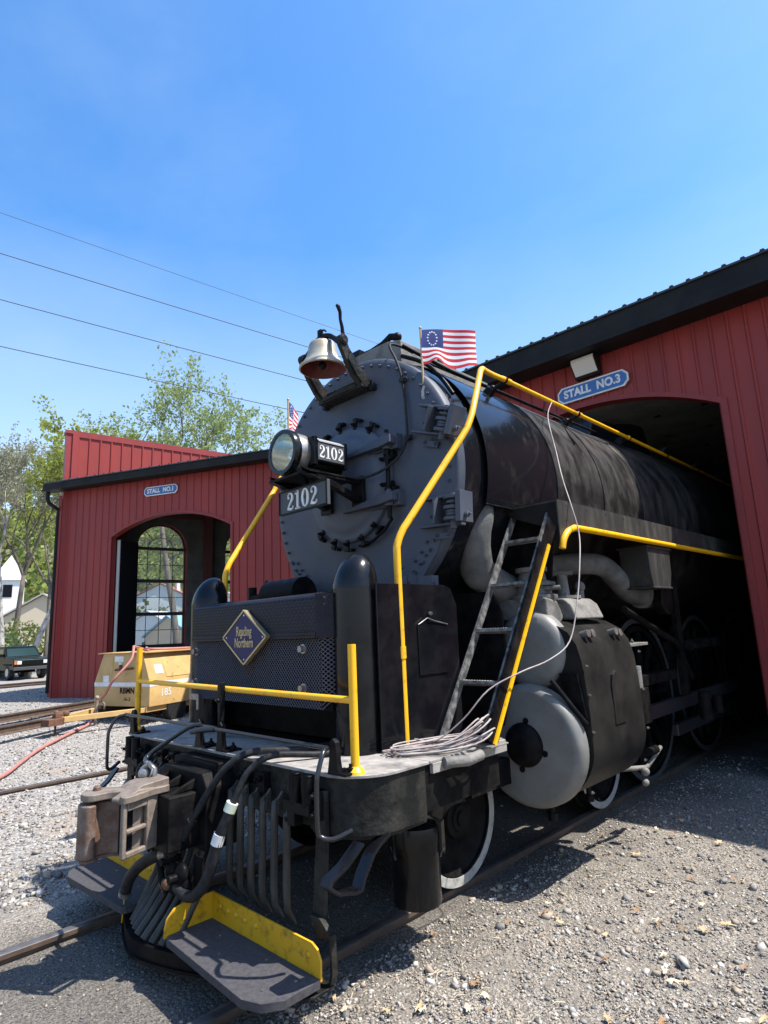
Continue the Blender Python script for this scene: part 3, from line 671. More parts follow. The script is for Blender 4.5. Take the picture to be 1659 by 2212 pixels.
# smokebox shell and front
mb = MB(); mb.lathe((0, 0, CZ), (0, 1, 0), [(SR - .03, 3.56), (SR + .004, 3.56), (SR + .010, 3.60), (SR + .010, 3.72), (SR - .01, 3.72), (SR - .012, 4.92)], 96)
sb = mb.build('smokebox', BOILF, LOCO, sharp=30.5)
mb = MB(); mb.lathe((0, 0, CZ), (0, 1, 0), [(0.001, 3.405), (.40, 3.408), (.53, 3.425), (.56, 3.44), (.80, 3.452), (SR - .06, YS), (SR - .012, YS + .012), (SR, YS + .035), (SR, 3.563), (SR - .04, 3.563)], 96)
# lower patch plates
for sx in (-1, 1):
    mb.prism([(sx * .62, 2.24), (sx * .78, 2.42), (sx * .93, 2.43), (sx * .88, 2.32), (sx * .70, 2.11), (sx * .60, 2.02), (sx * .55, 2.10)], lambda a, b, d: (a, d, b), YS - .004, YS + .02)
for k in range(60):
    t = 2 * math.pi * (k + .5) / 60; mb.bolt((1.045 * math.cos(t), YS + .004, CZ + 1.045 * math.sin(t)), (0, -1, 0), .0145, .016)
for sx in (-1, 1):
    for (x, z) in ((.66, 2.27), (.73, 2.33), (.79, 2.40), (.86, 2.405), (.64, 2.19), (.71, 2.24), (.77, 2.30), (.82, 2.34)): mb.bolt((sx * x, YS - .006, z), (0, -1, 0), .013, .014)
sf = mb.build('smokebox_front', GRAPH, LOCO, sharp=50)
mb = MB(); mb.lathe((0, 0, CZ), (0, 1, 0), [(0.001, 3.335), (.20, 3.338), (.34, 3.352), (.405, 3.362), (.415, 3.375), (.46, 3.378), (.492, 3.385), (.50, 3.395), (.50, 3.44)], 72)
door = mb.build('smokebox_door', DOORM, sf, sharp=60)
for k, a in enumerate((98, 76, 54, 16, -16, -52, -72, -92, -110, -132, 160, 178, 140, 120)):
    t = R(a); c_ = Vector((math.cos(t), 0, math.sin(t))); p = Vector((0, 3.40, CZ)) + c_ * .525
    mb = MB(); ro = Matrix.Rotation(-t, 3, 'Y')
    mb.box(p + Vector((0, -.018, 0)), (.10, .022, .034), ro); mb.bolt(p + Vector((0, -.028, 0)) - c_ * .012, (0, -1, 0), .019, .026)
    tn = Vector((-math.sin(t), 0, math.cos(t)))
    mb.box(p + c_ * .035 + Vector((0, .005, 0)), (.022, .05, .085), ro)
    mb.build('door_clamp', DARK, sf, bevel=.003)
# hinge post and straps
mb = MB(); mb.tube([(.505, 3.36, 2.62), (.505, 3.36, 3.34)], .019, 12); mb.build('hinge_pin', DARK, sf)
mb = MB(); mb.tube([(.505, 3.385, 2.62), (.42, 3.385, 2.54), (.28, 3.385, 2.47), (.12, 3.385, 2.45)], .013, 8); mb.build('hinge_rod', DARK, sf)
for z in (3.235, 2.775):
    mb = MB()
    mb.prism([(.60, z - .03), (.47, z - .045), (.03, z - .012 - .04), (.03, z + .004 - .04), (.47, z + .03), (.60, z + .035)], lambda a, b, d: (a, d, b), 3.29, 3.355)
    mb.prism([(3.345, .03), (3.36, .48), (3.40, .48), (3.38, .03)], lambda a, b, d: (b, a, z + d - .02), -.045, .03)
    mb.cyl((.505, 3.36, z - .06), (.505, 3.36, z + .055), .040, n=16); mb.bolt((.505, 3.36, z + .055), (0, 0, 1), .026, .02); mb.bolt((.505, 3.36, z - .06), (0, 0, -1), .02, .03)
    mb.box((.565, 3.42, z), (.07, .10, .125)); mb.build('hinge_strap', GRAPH, sf, bevel=.004)
    mb = MB()
    for dz in (-.13 if z > 3 else .12,):
        mb.box((.505, 3.375, z + dz), (.075, .05, .035)); mb.bolt((.45, 3.36, z + dz), (0, -1, 0), .02, .02); mb.bolt((.56, 3.36, z + dz), (0, -1, 0), .018, .02)
    mb.build('hinge_clamp', DARK, sf, bevel=.003)
# big forked brackets on the right of the smokebox front
def fork(x0, z0, tilt):
    ro = Matrix.Rotation(R(tilt), 4, 'Y') @ Matrix.Scale(.88, 4); O = Vector((x0, 3.40, z0)); mb = MB()
    def T(p): return O + (ro @ Vector(p))
    def bx(c, s): mb.box(T(c), s, ro.to_3x3())
    bx((-.02, .045, .01), (.30, .02, .24))
    mb.prism([(-.20, .10), (.12, .10), (.12, -.02), (-.20, .02)], lambda a, b, d: T((a, -b + .06, d)), .095, .112)
    mb.prism([(-.26, .06), (.16, .10), (.16, -.04), (-.26, .02)], lambda a, b, d: T((a, -b + .06, d)), -.135, -.115)
    bx((-.02, -.03, -.01), (.018, .14, .215)); bx((.235, -.02, 0), (.05, .17, .25)); bx((-.03, .04, -.21), (.17, .02, .055))
    for dz in (.085, .0, -.09): mb.cyl(T((.135, -.03, dz - .014)), T((.135, -.03, dz + .014)), .073, n=20)
    for dz in (-.03, -.055, .045): mb.cyl(T((.135, -.03, dz - .012)), T((.135, -.03, dz + .012)), .052, n=16)
    mb.cyl(T((.135, -.03, -.17)), T((.135, -.03, .12)), .026, n=10)
    for (a, b) in ((-.12, .05), (-.14, -.04), (-.02, -.17), (-.09, -.205), (.03, -.205), (.0, .06)): mb.bolt(T((a, .035, b)), (0, -1, 0), .016, .016)
    mb.bolt(T((.262, -.04, -.07)), (1, 0, 0), .022, .03)
    mb.build('forked_bracket', GRAPH, sf, bevel=.003)
fork(.985, 3.305, 20); fork(1.00, 2.605, 3)
# bracket carrying headlight, and number plate
mb = MB()
mb.box((.20, 3.32, 2.88), (.14, .03, .25)); mb.box((-.20, 3.32, 2.88), (.14, .03, .25))
for sx in (-1, 1):
    x = sx * .20
    mb.prism([(3.32, 2.78), (3.32, 2.84), (3.02, 2.93), (2.74, 2.985), (2.74, 2.955), (3.02, 2.88)], lambda a, b, d: (x + d, a, b), -.03, .03)
    mb.prism([(3.32, 2.94), (3.32, 2.98), (2.74, 2.985), (2.74, 2.955)], lambda a, b, d: (x + d, a, b), -.03, .03)
mb.box((0, 3.0, 2.965), (.46, .52, .018)); mb.box((0, 2.93, 2.87), (.05, .03, .18)); mb.build('headlight_bracket', DARK, LOCO, bevel=.004)
HZ = 3.155
mb = MB(); mb.lathe((0, 0, HZ), (0, 1, 0), [(.148, 2.70), (.178, 2.70), (.184, 2.715), (.182, 2.755), (.168, 2.765), (.166, 3.18), (.172, 3.185), (.172, 3.215), (.16, 3.22), (.001, 3.225)], 48)
for sx in (-1, 1): mb.box((sx * .12, 2.95, 2.985), (.03, .12, .05))
hl = mb.build('headlight', GLOSS, LOCO, sharp=35)
mb = MB(); mb.lathe((0, 0, HZ), (0, 1, 0), [(.150, 2.715), (.145, 2.77), (.11, 2.86), (.06, 2.90), (.001, 2.915)], 40)
rf = mb.build('reflector', mat('reflector_metal', (.80, .78, .66), .16, .95, c2=(.72, .68, .5), ns=9), hl, sharp=60)
mb = MB(); mb.cyl((0, 2.88, HZ), (0, 2.80, HZ), .022, .018, 12); mb.sph((0, 2.80, HZ), .026); mb.build('bulb', LAMPC, hl)
mb = MB(); mb.cyl((0, 2.703, HZ), (0, 2.709, HZ), .149, n=40); mb.build('lens', LENSM, hl)
mb = MB(); mb.lathe((0, 0, HZ), (0, 1, 0), [(.1672, 2.77), (.1685, 2.775), (.1685, 2.87), (.1672, 2.875)], 48); mb.build('polished_band', STEEL, hl)
for sx in (-1, 1):
    mb = MB()
    mb.b2((sx * .10, 2.885, HZ - .085), (sx * .205, 3.175, HZ + .085)); mb.b2((sx * .12, 2.855, HZ - .115), (sx * .215, 2.887, HZ + .115)); mb.b2((sx * .12, 3.17, HZ - .11), (sx * .212, 3.20, HZ + .11))
    nb = mb.build('number_board', GLOSS, hl, bevel=.004)
    mb = MB(); fn = lambda a, b, d: (sx * (.206 + d), 3.03 + sx * a, HZ + b)
    mb.prism([(-.135, -.07), (.135, -.07), (.135, .07), (-.135, .07)], fn, 0, .003); bp_ = mb.build('board_glass', GREY3, nb)
    mb = MB(); number(mb, '2102', 0, 0, .105, fn, .0035, .0055, .03); mb.build('number', WHITE, hl)
    mb = MB(); mb.prism([(.165, .10), (.215, .075), (.215, .085), (.165, .115)], lambda a, b, d: (sx * a, d, HZ + b), 2.90, 3.16); mb.build('board_visor', SILV, hl)
# number plate
PY = 2.865
fn = lambda a, b, d: (a + .04, PY - d, 2.80 + b)
mb = MB(); mb.prism([(-.30, -.097), (.30, -.097), (.30, .097), (-.30, .097)], fn, -.03, .0); npl = mb.build('number_plate', GREY3, LOCO, bevel=.003)
mb = MB()
for a, b in (((-.30, .087), (.30, .097)), ((-.30, -.097), (.30, -.087)), ((-.30, -.086), (-.29, .086)), ((.29, -.086), (.30, .086))): mb.prism([(a[0], a[1]), (b[0], a[1]), (b[0], b[1]), (a[0], b[1])], fn, .0005, .008)
mb.build('plate_rim', DARK, npl)
mb = MB(); number(mb, '2102', 0, 0, .150, fn, .0005, .010, .075); mb.build('number', WHITE, npl)
# bell
BZ = 4.20
def rotp(o, ax, ang): 
    Rm = Matrix.Rotation(ang, 3, ax); return lambda p: Vector(o) + Rm @ (Vector(p) - Vector(o))
BO = Vector((0.0, 3.14, 0))
mb = MB(); mb.lathe((0, 3.14, 0), (0, 0, 1), [(.190, 3.965), (.203, 3.970), (.199, 3.990), (.168, 4.02), (.140, 4.07), (.124, 4.13), (.116, 4.18), (.104, 4.205), (.075, 4.222), (.001, 4.228)], 48)
bell = mb.build('bell', BRASS, LOCO, sharp=50)
mb = MB(); mb.lathe((0, 3.14, 0), (0, 0, 1), [(.191, 3.967), (.160, 4.015), (.132, 4.07), (.116, 4.13), (.10, 4.18), (.001, 4.20)], 48); mb.build('bell_inside', BELLIN, bell, sharp=60)
mb = MB(); mb.tube([(0, 3.14, 4.21), (.01, 3.13, 4.03)], .010, 8); mb.sph((.01, 3.13, 4.0), .035); mb.build('clapper', DARK, bell)
mb = MB()
mb.tube([(-.25, 3.14, 4.145), (-.21, 3.14, 4.155), (-.155, 3.14, 4.20), (-.09, 3.14, 4.245), (0, 3.14, 4.26), (.09, 3.14, 4.245), (.155, 3.14, 4.20), (.21, 3.14, 4.155), (.25, 3.14, 4.145)], [.03, .03, .022, .024, .032, .024, .022, .03, .03], 12, smooth=3)
mb.cyl((0, 3.14, 4.21), (0, 3.14, 4.29), .045, .03, 14); mb.box((-.02, 3.14, 4.31), (.045, .03, .06)); mb.tube([(-.02, 3.14, 4.33), (.05, 3.12, 4.31), (.10, 3.10, 4.27)], .008, 6)
mb.build('bell_yoke', DARK, LOCO, sharp=60)
for sx in (-1, 1):
    mb = MB()
    mb.prism([(3.11, 4.18), (3.17, 4.18), (3.20, 4.10), (3.30, 3.97), (3.40, 3.88), (3.47, 3.83), (3.47, 3.77), (3.36, 3.77), (3.25, 3.86), (3.16, 3.99), (3.10, 4.10)], lambda a, b, d: (sx * (.25 + d), a, b), -.018, .022)
    mb.prism([(3.21, 4.06), (3.31, 3.95), (3.46, 3.83), (3.47, 3.78), (3.37, 3.78), (3.27, 3.86), (3.18, 3.98)], lambda a, b, d: (sx * (.25 + d), a, b), -.038, .038)
    mb.cyl((sx * .22, 3.14, 4.145), (sx * .285, 3.14, 4.145), .046, n=20); mb.cyl((sx * .28, 3.14, 4.145), (sx * .292, 3.14, 4.145), .032, n=16)
    mb.build('bell_bracket', CAST, LOCO, bevel=.004)
mb = MB(); mb.b2((-.285, 3.32, 3.775), (.285, 3.47, 3.825)); mb.b2((-.27, 3.36, 3.825), (.27, 3.47, 3.87)); mb.b2((-.22, 3.305, 3.785), (.22, 3.325, 3.815))
for x in (-.14, .0, .14): mb.bolt((x, 3.40, 3.87), (0, 0, 1), .017, .017)
mb.b2((-.33, 3.40, 3.76), (-.286, 3.47, 3.82)); mb.b2((.286, 3.40, 3.76), (.33, 3.47, 3.82)); mb.build('bell_base', CAST, LOCO, bevel=.005)
mb = MB(); mb.tube([(.27, 3.14, 4.17), (.272, 3.13, 4.25), (.275, 3.11, 4.31), (.285, 3.10, 4.37), (.288, 3.08, 4.41), (.288, 3.06, 4.42)], [.017, .015, .013, .015, .018, .012], 8); mb.build('bell_lever', DARK, LOCO, sharp=60)
# flags' sockets, conduit pipe
mb = MB(); mb.tube([(.50, 3.75, 4.13), (.50, 3.60, 4.14), (.50, 3.47, 4.12), (.52, 3.44, 4.06), (.58, 3.43, 3.95), (.63, 3.43, 3.80), (.66, 3.43, 3.6), (.675, 3.42, 3.42), (.68, 3.41, 3.24), (.63, 3.37, 3.10), (.50, 3.31, 3.0), (.33, 3.26, 2.965), (.18, 3.22, 2.99), (.08, 3.18, 3.03)], .0115, 8, smooth=4)
for p in ((.645, 3.44, 3.74), (.68, 3.43, 3.24)): mb.box(p, (.05, .05, .03)); mb.bolt((p[0] + .04, p[1] - .01, p[2]), (0, -1, 0), .016, .016)
mb.build('headlight_conduit', RUBBER, LOCO, sharp=60)
mb = MB(); mb.tube([(.52, 3.58, 4.04), (.75, 3.60, 3.90), (.90, 3.62, 3.72), (1.0, 3.62, 3.56)], .018, 8, smooth=3); mb.build('smokebox_rim_pipe', DARK, LOCO, sharp=60)
mb = MB(); mb.tube([(.52, 3.6, 4.14), (.56, 4.2, 4.07), (.60, 5.5, 4.05), (.62, 7, 4.05)], .016, 8); mb.tube([(.45, 3.9, 4.13), (.52, 4.6, 4.09), (.55, 6, 4.08)], .011, 6); mb.build('top_pipe', DARK, LOCO, sharp=60)
# boiler jacket
mb = MB(); mb.lathe((0, 0, CZ), (0, 1, 0), [(SR + .028, 3.80), (SR + .034, 3.80), (SR + .034, 4.90)], 90, -15.5, 195.5)
mb.build('front_jacket', BOILF, LOCO, sharp=60)
prof = [(SR + .02, 4.90), (SR + .040, 4.905), (SR + .040, 5.83), (SR + .046, 5.835), (SR + .046, 6.8), (SR + .055, 6.81), (SR + .11, 8.2), (SR + .13, 9.6), (SR + .13, 16.5), (.01, 16.5)]
mb = MB(); mb.lathe((0, 0, CZ), (0, 1, 0), prof, 96)
boiler = mb.build('boiler', BOIL, LOCO, sharp=35)
for y in (4.895, 5.83, 6.8):
    mb = MB(); rr = SR + .044 if y < 5 else SR + .049
    mb.lathe((0, 0, CZ), (0, 1, 0), [(rr - .02, y - .022), (rr, y - .022), (rr, y + .022), (rr - .02, y + .022)], 96); mb.build('boiler_band', BOIL, boiler, sharp=35)
mb = MB(); mb.cyl((0, 9.2, 3.9), (0, 9.2, 4.62), .48, .40, 40); mb.sph((0, 9.2, 4.62), .40, 32, 10, (1, 1, .35)); mb.build('steam_dome', BOILF, LOCO, sharp=60)
mb = MB(); mb.prism([(7.3, 3.9), (7.6, 4.45), (8.3, 4.55), (8.5, 4.1)], lambda a, b, d: (d, a, b), -.35, .35); mb.build('sand_dome', BOILF, LOCO, bevel=.05)
mb = MB(); mb.b2((-1.45, 14.05, 1.6), (1.45, 16.4, 4.5)); mb.build('cab', OILY, LOCO, bevel=.02)
# smokestack casing
mb = MB(); mb.prism([(-.37, 4.02), (.37, 4.02), (.37, 4.30), (.20, 4.345), (-.20, 4.345), (-.37, 4.30)], lambda a, b, d: (a, d, b), 3.74, 4.26)
mb.prism([(-.36, 4.0), (.36, 4.0), (.36, 4.26), (.18, 4.30), (-.18, 4.30), (-.36, 4.26)], lambda a, b, d: (a, d, b), 4.263, 5.1)
mb.build('stack_casing', DUSTY, LOCO, bevel=.006)
mb = MB(); mb.cyl((0, 4.55, 4.1), (0, 4.55, 4.36), .26, .27, 32); mb.lathe((0, 4.55, 0), (0, 0, 1), [(.27, 4.34), (.30, 4.36), (.30, 4.40), (.24, 4.40), (.22, 4.2)], 32)
mb.build('smokestack', DUSTY, LOCO, sharp=50)
mb = MB(); mb.b2((-.30, 3.76, 4.345), (-.18, 3.88, 4.42)); mb.tube([(-.24, 3.82, 4.38), (-.12, 3.86, 4.41), (-.02, 3.92, 4.47), (.06, 3.95, 4.52), (.13, 3.98, 4.50)], [.03, .022, .024, .035, .04], 10)
mb.sph((.12, 3.98, 4.505), .045); mb.tube([(.12, 3.98, 4.47), (.02, 3.98, 4.39), (-.06, 3.95, 4.36)], .012, 8)
mb.build('stack_lever', DARK, LOCO, sharp=50)
for x, y in ((.3, 4.1), (.33, 4.2), (.3, 4.35), (.33, 4.5), (.28, 3.85)): MB().bolt((x, y, 4.30), (0, 0, 1), .014, .03).build('stud', DARK, LOCO)
# boiler handrails and posts
for sx in (-1, 1):
    X = lambda x: sx * x
    mb = MB(); mb.tube([(X(1.045), 2.84, 1.06), (X(1.045), 2.84, 1.75), (X(1.045), 2.84, 2.22), (X(1.047), 2.848, 2.31), (X(1.057), 2.89, 2.40), (X(1.075), 2.965, 2.50), (X(1.185), 3.43, 3.11), (X(1.20), 3.50, 3.21), (X(1.20), 3.565, 3.32), (X(1.185), 3.63, 3.43), (X(1.13), 3.80, 3.69), (X(1.11), 3.86, 3.78), (X(1.07), 3.95, 3.84), (X(1.02), 4.06, 3.875), (X(.93), 4.32, 3.94), (X(.90), 4.54, 3.97)], .0245, 14, smooth=4)
    mb.cyl((X(1.045), 2.84, 1.585), (X(1.045), 2.84, 1.66), .030, n=14); mb.cyl((X(1.045), 2.84, 1.06), (X(1.045), 2.84, 1.075), .034, n=14)
    mb.build('yellow_handrail', YEL, LOCO, sharp=60)
    mb = MB(); mb.tube([(X(.90), 4.50, 3.97), (X(.90), 14, 3.96)], .021, 12)
    for y in (4.50, 4.60, 6.0, 7.3): mb.cyl((X(.90), y, 3.97), (X(.90), y + .05, 3.97), .027, n=12)
    mb.build('yellow_handrail', YEL, LOCO, sharp=60)
    for y in (4.56, 5.98, 7.33, 8.6, 9.9, 11.2):
        rr = SR + .05 + max(0, min(.2, (y - 6.8) * .14)); t = R(50); b_ = Vector((X(rr * math.cos(t)), y - .05, CZ + rr * math.sin(t)))
        mb = MB(); mb.tube([b_, Vector((X(.90), y, 3.955))], [.022, .017], 10); mb.sph((X(.90), y, 3.97), .032)
        mb.cyl(b_ - Vector((X(.02), 0, .02)), b_ + Vector((X(.03), 0, .03)), .055, .04, 12); mb.sph(b_ + Vector((X(.03), .02, .03)), .035)
        mb.build('handrail_post', DARK, LOCO, sharp=60)
# front shield: herringbone sheet above, mesh below
SHY = 2.40
mb = MB(); sh = [(-.79, 1.30), (.74, 1.30), (.74, 1.75), (-.79, 1.75)]
mb.b2((-.77, 2.47, 1.30), (.80, 2.80, 1.99)); mb.build('shield_box', PNTBLK, LOCO)
def wiremesh(name, x0, x1, z0, z1, y, pitch, wr, material, parent, herring=False):
    mb = MB(); w_ = x1 - x0; h_ = z1 - z0; sgn = 0
    for s_ in (1, -1):
        k = -int(h_ / pitch) - 1
        while k * pitch < w_ + h_:
            # line x = x0 + k*pitch + s*(z-z0) ...
            pa = []
            xs = x0 + k * pitch if s_ == 1 else x0 + k * pitch
            if s_ == 1: f = lambda z: xs + (z - z0) * .95
            else: f = lambda z: xs + h_ - (z - z0) * .95
            za, zb = z0, z1
            zz = [z0, z1]
            # clip
            def inv(x): return z0 + ((x - xs) / .95 if s_ == 1 else (xs + h_ - x) / .95)
            lo, hi = sorted((inv(x0), inv(x1))); za = max(z0, lo); zb = min(z1, hi)
            if zb - za > .004:
                ya = y + (.0018 if s_ == 1 else -.0018)
                a = Vector((f(za), ya, za)); b = Vector((f(zb), ya, zb)); d = (b - a).normalized(); n_ = Vector((-d.z, 0, d.x)) * wr
                mb.add([a + n_, b + n_, b - n_, a - n_, a + Vector((0, -wr, 0)), b + Vector((0, -wr, 0))], [(0, 1, 5, 4), (4, 5, 2, 3), (0, 3, 2, 1)])
            k += 1
    return mb.build(name, material, parent, sharp=30)
shl = wiremesh('wire_mesh', -.79, .76, 1.31, 1.74, SHY + .02, .0265, .0024, STEELD if 'STEELD' in globals() else mat('dull_wire', (.11, .105, .12), .5, .3), LOCO)
mb = MB(); mb.b2((-.79, SHY + .045, 1.31), (.76, SHY + .06, 1.74)); mb.build('mesh_backing', PNTBLK, shl)
# side return of the mesh (rounded corner)
mb = MB()
for k in range(17):
    z = 1.31 + k * .0265
    for s_ in (0, 1):
        pts = [(.762, SHY + .022, z + (0 if s_ == 0 else .0)), (.80, SHY + .04, z + (.035 if s_ else -.0) ), (.835, SHY + .075, z + (.07 if s_ else .0)), (.85, SHY + .12, z + (.10 if s_ else .0))]
        pts = [(p[0], p[1], min(p[2] if s_ else z + .10 - (p[2] - z) - (i * .033), 1.74)) for i, p in enumerate(pts)]
        pts = [(p[0], p[1], max(1.31, p[2])) for p in pts]
        mb.tube(pts, .0028, 4)
mb.build('mesh_return', bpy.data.materials['dull_wire'], shl)
# herringbone upper sheet as a rolled skin with tread marks
prof = [(SHY - .004, 1.735), (SHY - .006, 1.77), (SHY, 1.775), (SHY, 1.965), (SHY + .008, 1.99), (SHY + .03, 2.008), (SHY + .06, 2.014), (SHY + .40, 2.015), (SHY + .40, 1.99), (SHY + .03, 1.985), (SHY + .02, 1.735)]
mb = MB(); mb.prism(prof, lambda a, b, d: (d, a, b), -.79, .74)
mb.prism([(.74, SHY), (.79, SHY + .015), (.83, SHY + .05), (.85, SHY + .10), (.85, SHY + .42), (.74, SHY + .42)], lambda a, b, d: (a, b, d), 1.735, 2.005)
SHEETM = mat('tread_sheet_black', (.009, .008, .013), .36, c2=(.018, .017, .024), ns=6, rough2=.5, spec=.2)
upp = mb.build('tread_sheet', SHEETM, LOCO, sharp=31)
mb = MB(); mb.m = 0
def lozenge(c, ax, n_, l=.015, w_=.0038, h=.0028):
    c = Vector(c); ax = Vector(ax).normalized(); n_ = Vector(n_); s_ = ax.cross(n_)
    mb.add([c - ax * l, c + s_ * w_, c + ax * l, c - s_ * w_, c + n_ * h], [(0, 1, 4), (1, 2, 4), (2, 3, 4), (3, 0, 4)])
p_ = .0215; j = 0; z = 1.785
while z < 1.985:
    i = 0; x = -.775
    while x < .735:
        s_ = 1 if (i + j) % 2 == 0 else -1
        lozenge((x, SHY - .0003, z), (s_, 0, 1), (0, -1, 0)); x += p_; i += 1
    for q, (xx, yy, nx) in enumerate(((.762, SHY + .0065, (.3, -.95, 0)), (.783, SHY + .0125, (.3, -.95, 0)), (.803, SHY + .026, (.66, -.75, 0)), (.822, SHY + .042, (.66, -.75, 0)), (.8375, SHY + .067, (.93, -.37, 0)), (.8465, SHY + .09, (.93, -.37, 0)), (.8502, SHY + .115, (1, 0, 0)), (.8502, SHY + .137, (1, 0, 0)), (.8502, SHY + .159, (1, 0, 0)))):
        s_ = 1 if (q + j) % 2 == 0 else -1; t_ = Vector((-nx[1], nx[0], 0)); lozenge((xx, yy, z), (t_.x * s_, t_.y * s_, 1), nx)
    z += p_; j += 1
x = -.775; i = 0
while x < .74:
    for (yy, zz, nn) in ((SHY + .018, 2.0005, (0, -.63, .77)), (SHY + .045, 2.0125, (0, -.2, .98)), (SHY + .07, 2.0148, (0, 0, 1)), (SHY + .092, 2.0152, (0, 0, 1))):
        lozenge((x, yy, zz), (1 if i % 2 else -1, 1, 0), nn)
    x += p_; i += 1
for x in np.arange(-.77, .73, .016): lozenge((x, SHY - .0062, 1.752), (1, 0, .5 if int(x * 63) % 2 else -.5), (0, -1, 0), .010, .003, .002)
mb.build('tread_pattern', SHEETM, upp, sharp=30)
for (x, z) in ((-.74, 1.66), (-.74, 1.43), (.60, 1.67), (.60, 1.43)):
    mb = MB(); mb.cyl((x, SHY + .02, z), (x, SHY + .008, z), .030, n=16); mb.cyl((x, SHY + .008, z), (x, SHY - .02, z), .022, n=6); mb.build('shield_bolt', STEEL, LOCO)
# herald diamond
fn = lambda a, b, d: (.0 + a, SHY - .035 - d, 1.755 + b)
dia = lambda s_: [(-.275 * s_, 0), (0, -.188 * s_), (.275 * s_, 0), (0, .188 * s_)]
mb = MB(); mb.prism(dia(1), fn, -.03, 0); her = mb.build('herald_plate', GOLD, LOCO)
mb = MB(); mb.prism(dia(.93), fn, .0004, .0012); mb.build('herald_field', NAVY, her)
mb = MB()
for a, b in zip(dia(1), dia(1)[1:] + dia(1)[:1]): stroke(mb, [(a[0] * .975, a[1] * .975, .012), (b[0] * .975, b[1] * .975, .012)], fn, .0005, .006)
mb.build('herald_rim', GOLD, her)
mb = text_mb('Reading', .092, lambda x, y, z: fn(x, y + .038, .0025 + z), .0014, .0012, sx=.66); mb.build('herald_lettering', GOLD, her)
mb = text_mb('&', .036, lambda x, y, z: fn(x - .03, y + .002, .0025 + z), .0014, .0005); mb.build('herald_lettering', GOLD, her)
mb = text_mb('Northern', .092, lambda x, y, z: fn(x, y - .040, .0025 + z), .0014, .0012, sx=.64); mb.build('herald_lettering', GOLD, her)
mb = MB()
for (a, b) in ((0, .15), (0, -.15), (.225, 0), (-.225, 0)): mb.prism([(a + .006 * math.cos(t), b + .006 * math.sin(t)) for t in np.arange(0, 6.2, .8)], fn, .0012, .003)
mb.build('herald_screws', WHITE, her)
mb = MB(); mb.b2((-.80, SHY - .01, 1.30), (-.68, SHY + .0, 1.315)); mb.b2((-.80, SHY - .012, 1.315), (-.66, SHY - .004, 1.345)); mb.b2((-.69, SHY - .012, 1.23), (-.66, SHY - .004, 1.3152)); mb.build('bracket_plate', STEEL, LOCO)
# rounded corner posts with domed tops
for sx in (-1, 1):
    cx_ = sx * .89; cy_ = 2.60; rr = .142
    mb = MB(); mb.cyl((cx_, cy_, 1.062), (cx_, cy_, 2.04), rr, n=48)
    ps = mb.build('corner_post', GLOSS, LOCO, sharp=50)
    mb = MB(); n, m = 40, 12; vs = []; fs = []
    for j in range(m + 1):
        t = math.pi / 2 * j / m
        for i in range(n):
            a = 2 * math.pi * i / n; q = rr * 1.012 * math.cos(t); vs.append((cx_ + q * math.cos(a), cy_ + q * math.sin(a) + .05 * (j / m), 2.03 + .225 * math.sin(t)))
    for j in range(m):
        for i in range(n): fs.append((j * n + i, j * n + (i + 1) % n, (j + 1) * n + (i + 1) % n, (j + 1) * n + i))
    mb.add(vs, fs); mb.build('post_dome', GLOSS, ps, sharp=70)
    mb = MB(); mb.b2((sx * .80, cy_ + .02, 1.062), (sx * 1.030, 2.85, 2.05)); mb.b2((sx * 1.03, 2.66, 1.062), (sx * 1.052, 2.85, 2.05)); 
    mb.prism([(2.62, 1.062), (3.36, 1.062), (3.40, 1.12), (3.41, 1.92), (3.35, 2.03), (3.28, 2.052), (2.62, 2.052)], lambda a, b, d: (sx * d, a, b), 1.045, 1.062)
    sd = mb.build('side_sheet', GLOSS, LOCO, bevel=.004)
    mb = MB(); mb.prism([(2.98, 1.47), (3.26, 1.47), (3.31, 1.52), (3.33, 1.72), (3.28, 1.78), (3.12, 1.81), (2.98, 1.79)], lambda a, b, d: (sx * d, a, b), 1.0625, 1.072)
    acc = mb.build('access_door', GLOSS, sd, bevel=.003)
    mb = MB(); mb.tube([(sx * 1.075, 2.98, 1.79), (sx * 1.085, 3.06, 1.83), (sx * 1.08, 3.14, 1.81), (sx * 1.075, 3.28, 1.785)], .004, 6); mb.bolt((sx * 1.072, 3.1, 1.86), (sx, 0, 0), .014, .01); mb.build('door_chain', STEEL, acc)
mb = MB(); mb.b2((-.80, 2.78, 1.062), (.80, 3.35, 1.9)); mb.build('pump_housing', OILY, LOCO)
mb = MB(); mb.cyl((-.86, 3.20, 2.10), (-.38, 3.20, 2.10), .135, n=32); mb.tube([(-1.15, 3.2, 2.1), (-.86, 3.2, 2.1)], .035, 10); mb.cyl((-1.16, 3.2, 2.02), (-1.16, 3.2, 2.20), .04, n=12); mb.tube([(-.95, 3.2, 2.1), (-.97, 3.2, 2.2), (-.93, 3.2, 2.24), (-.90, 3.2, 2.2)], .012, 8)
mb.build('air_pump', OILY, LOCO, sharp=50)
mb = MB()
mb.tube([(.72, 3.25, 2.0), (.72, 3.25, 2.14)], .03, 10); mb.tube([(.78, 3.28, 2.07), (1.0, 3.28, 2.07)], .02, 8); mb.cyl((.86, 3.3, 2.0), (.86, 3.3, 2.13), .045, n=12); mb.tube([(.66, 3.25, 2.05), (.66, 3.25, 2.2), (.69, 3.25, 2.24), (.71, 3.25, 2.2)], .013, 8); mb.box((.93, 3.28, 2.09), (.12, .07, .07))
mb.build('pump_fittings', GRAPH, LOCO, sharp=50)

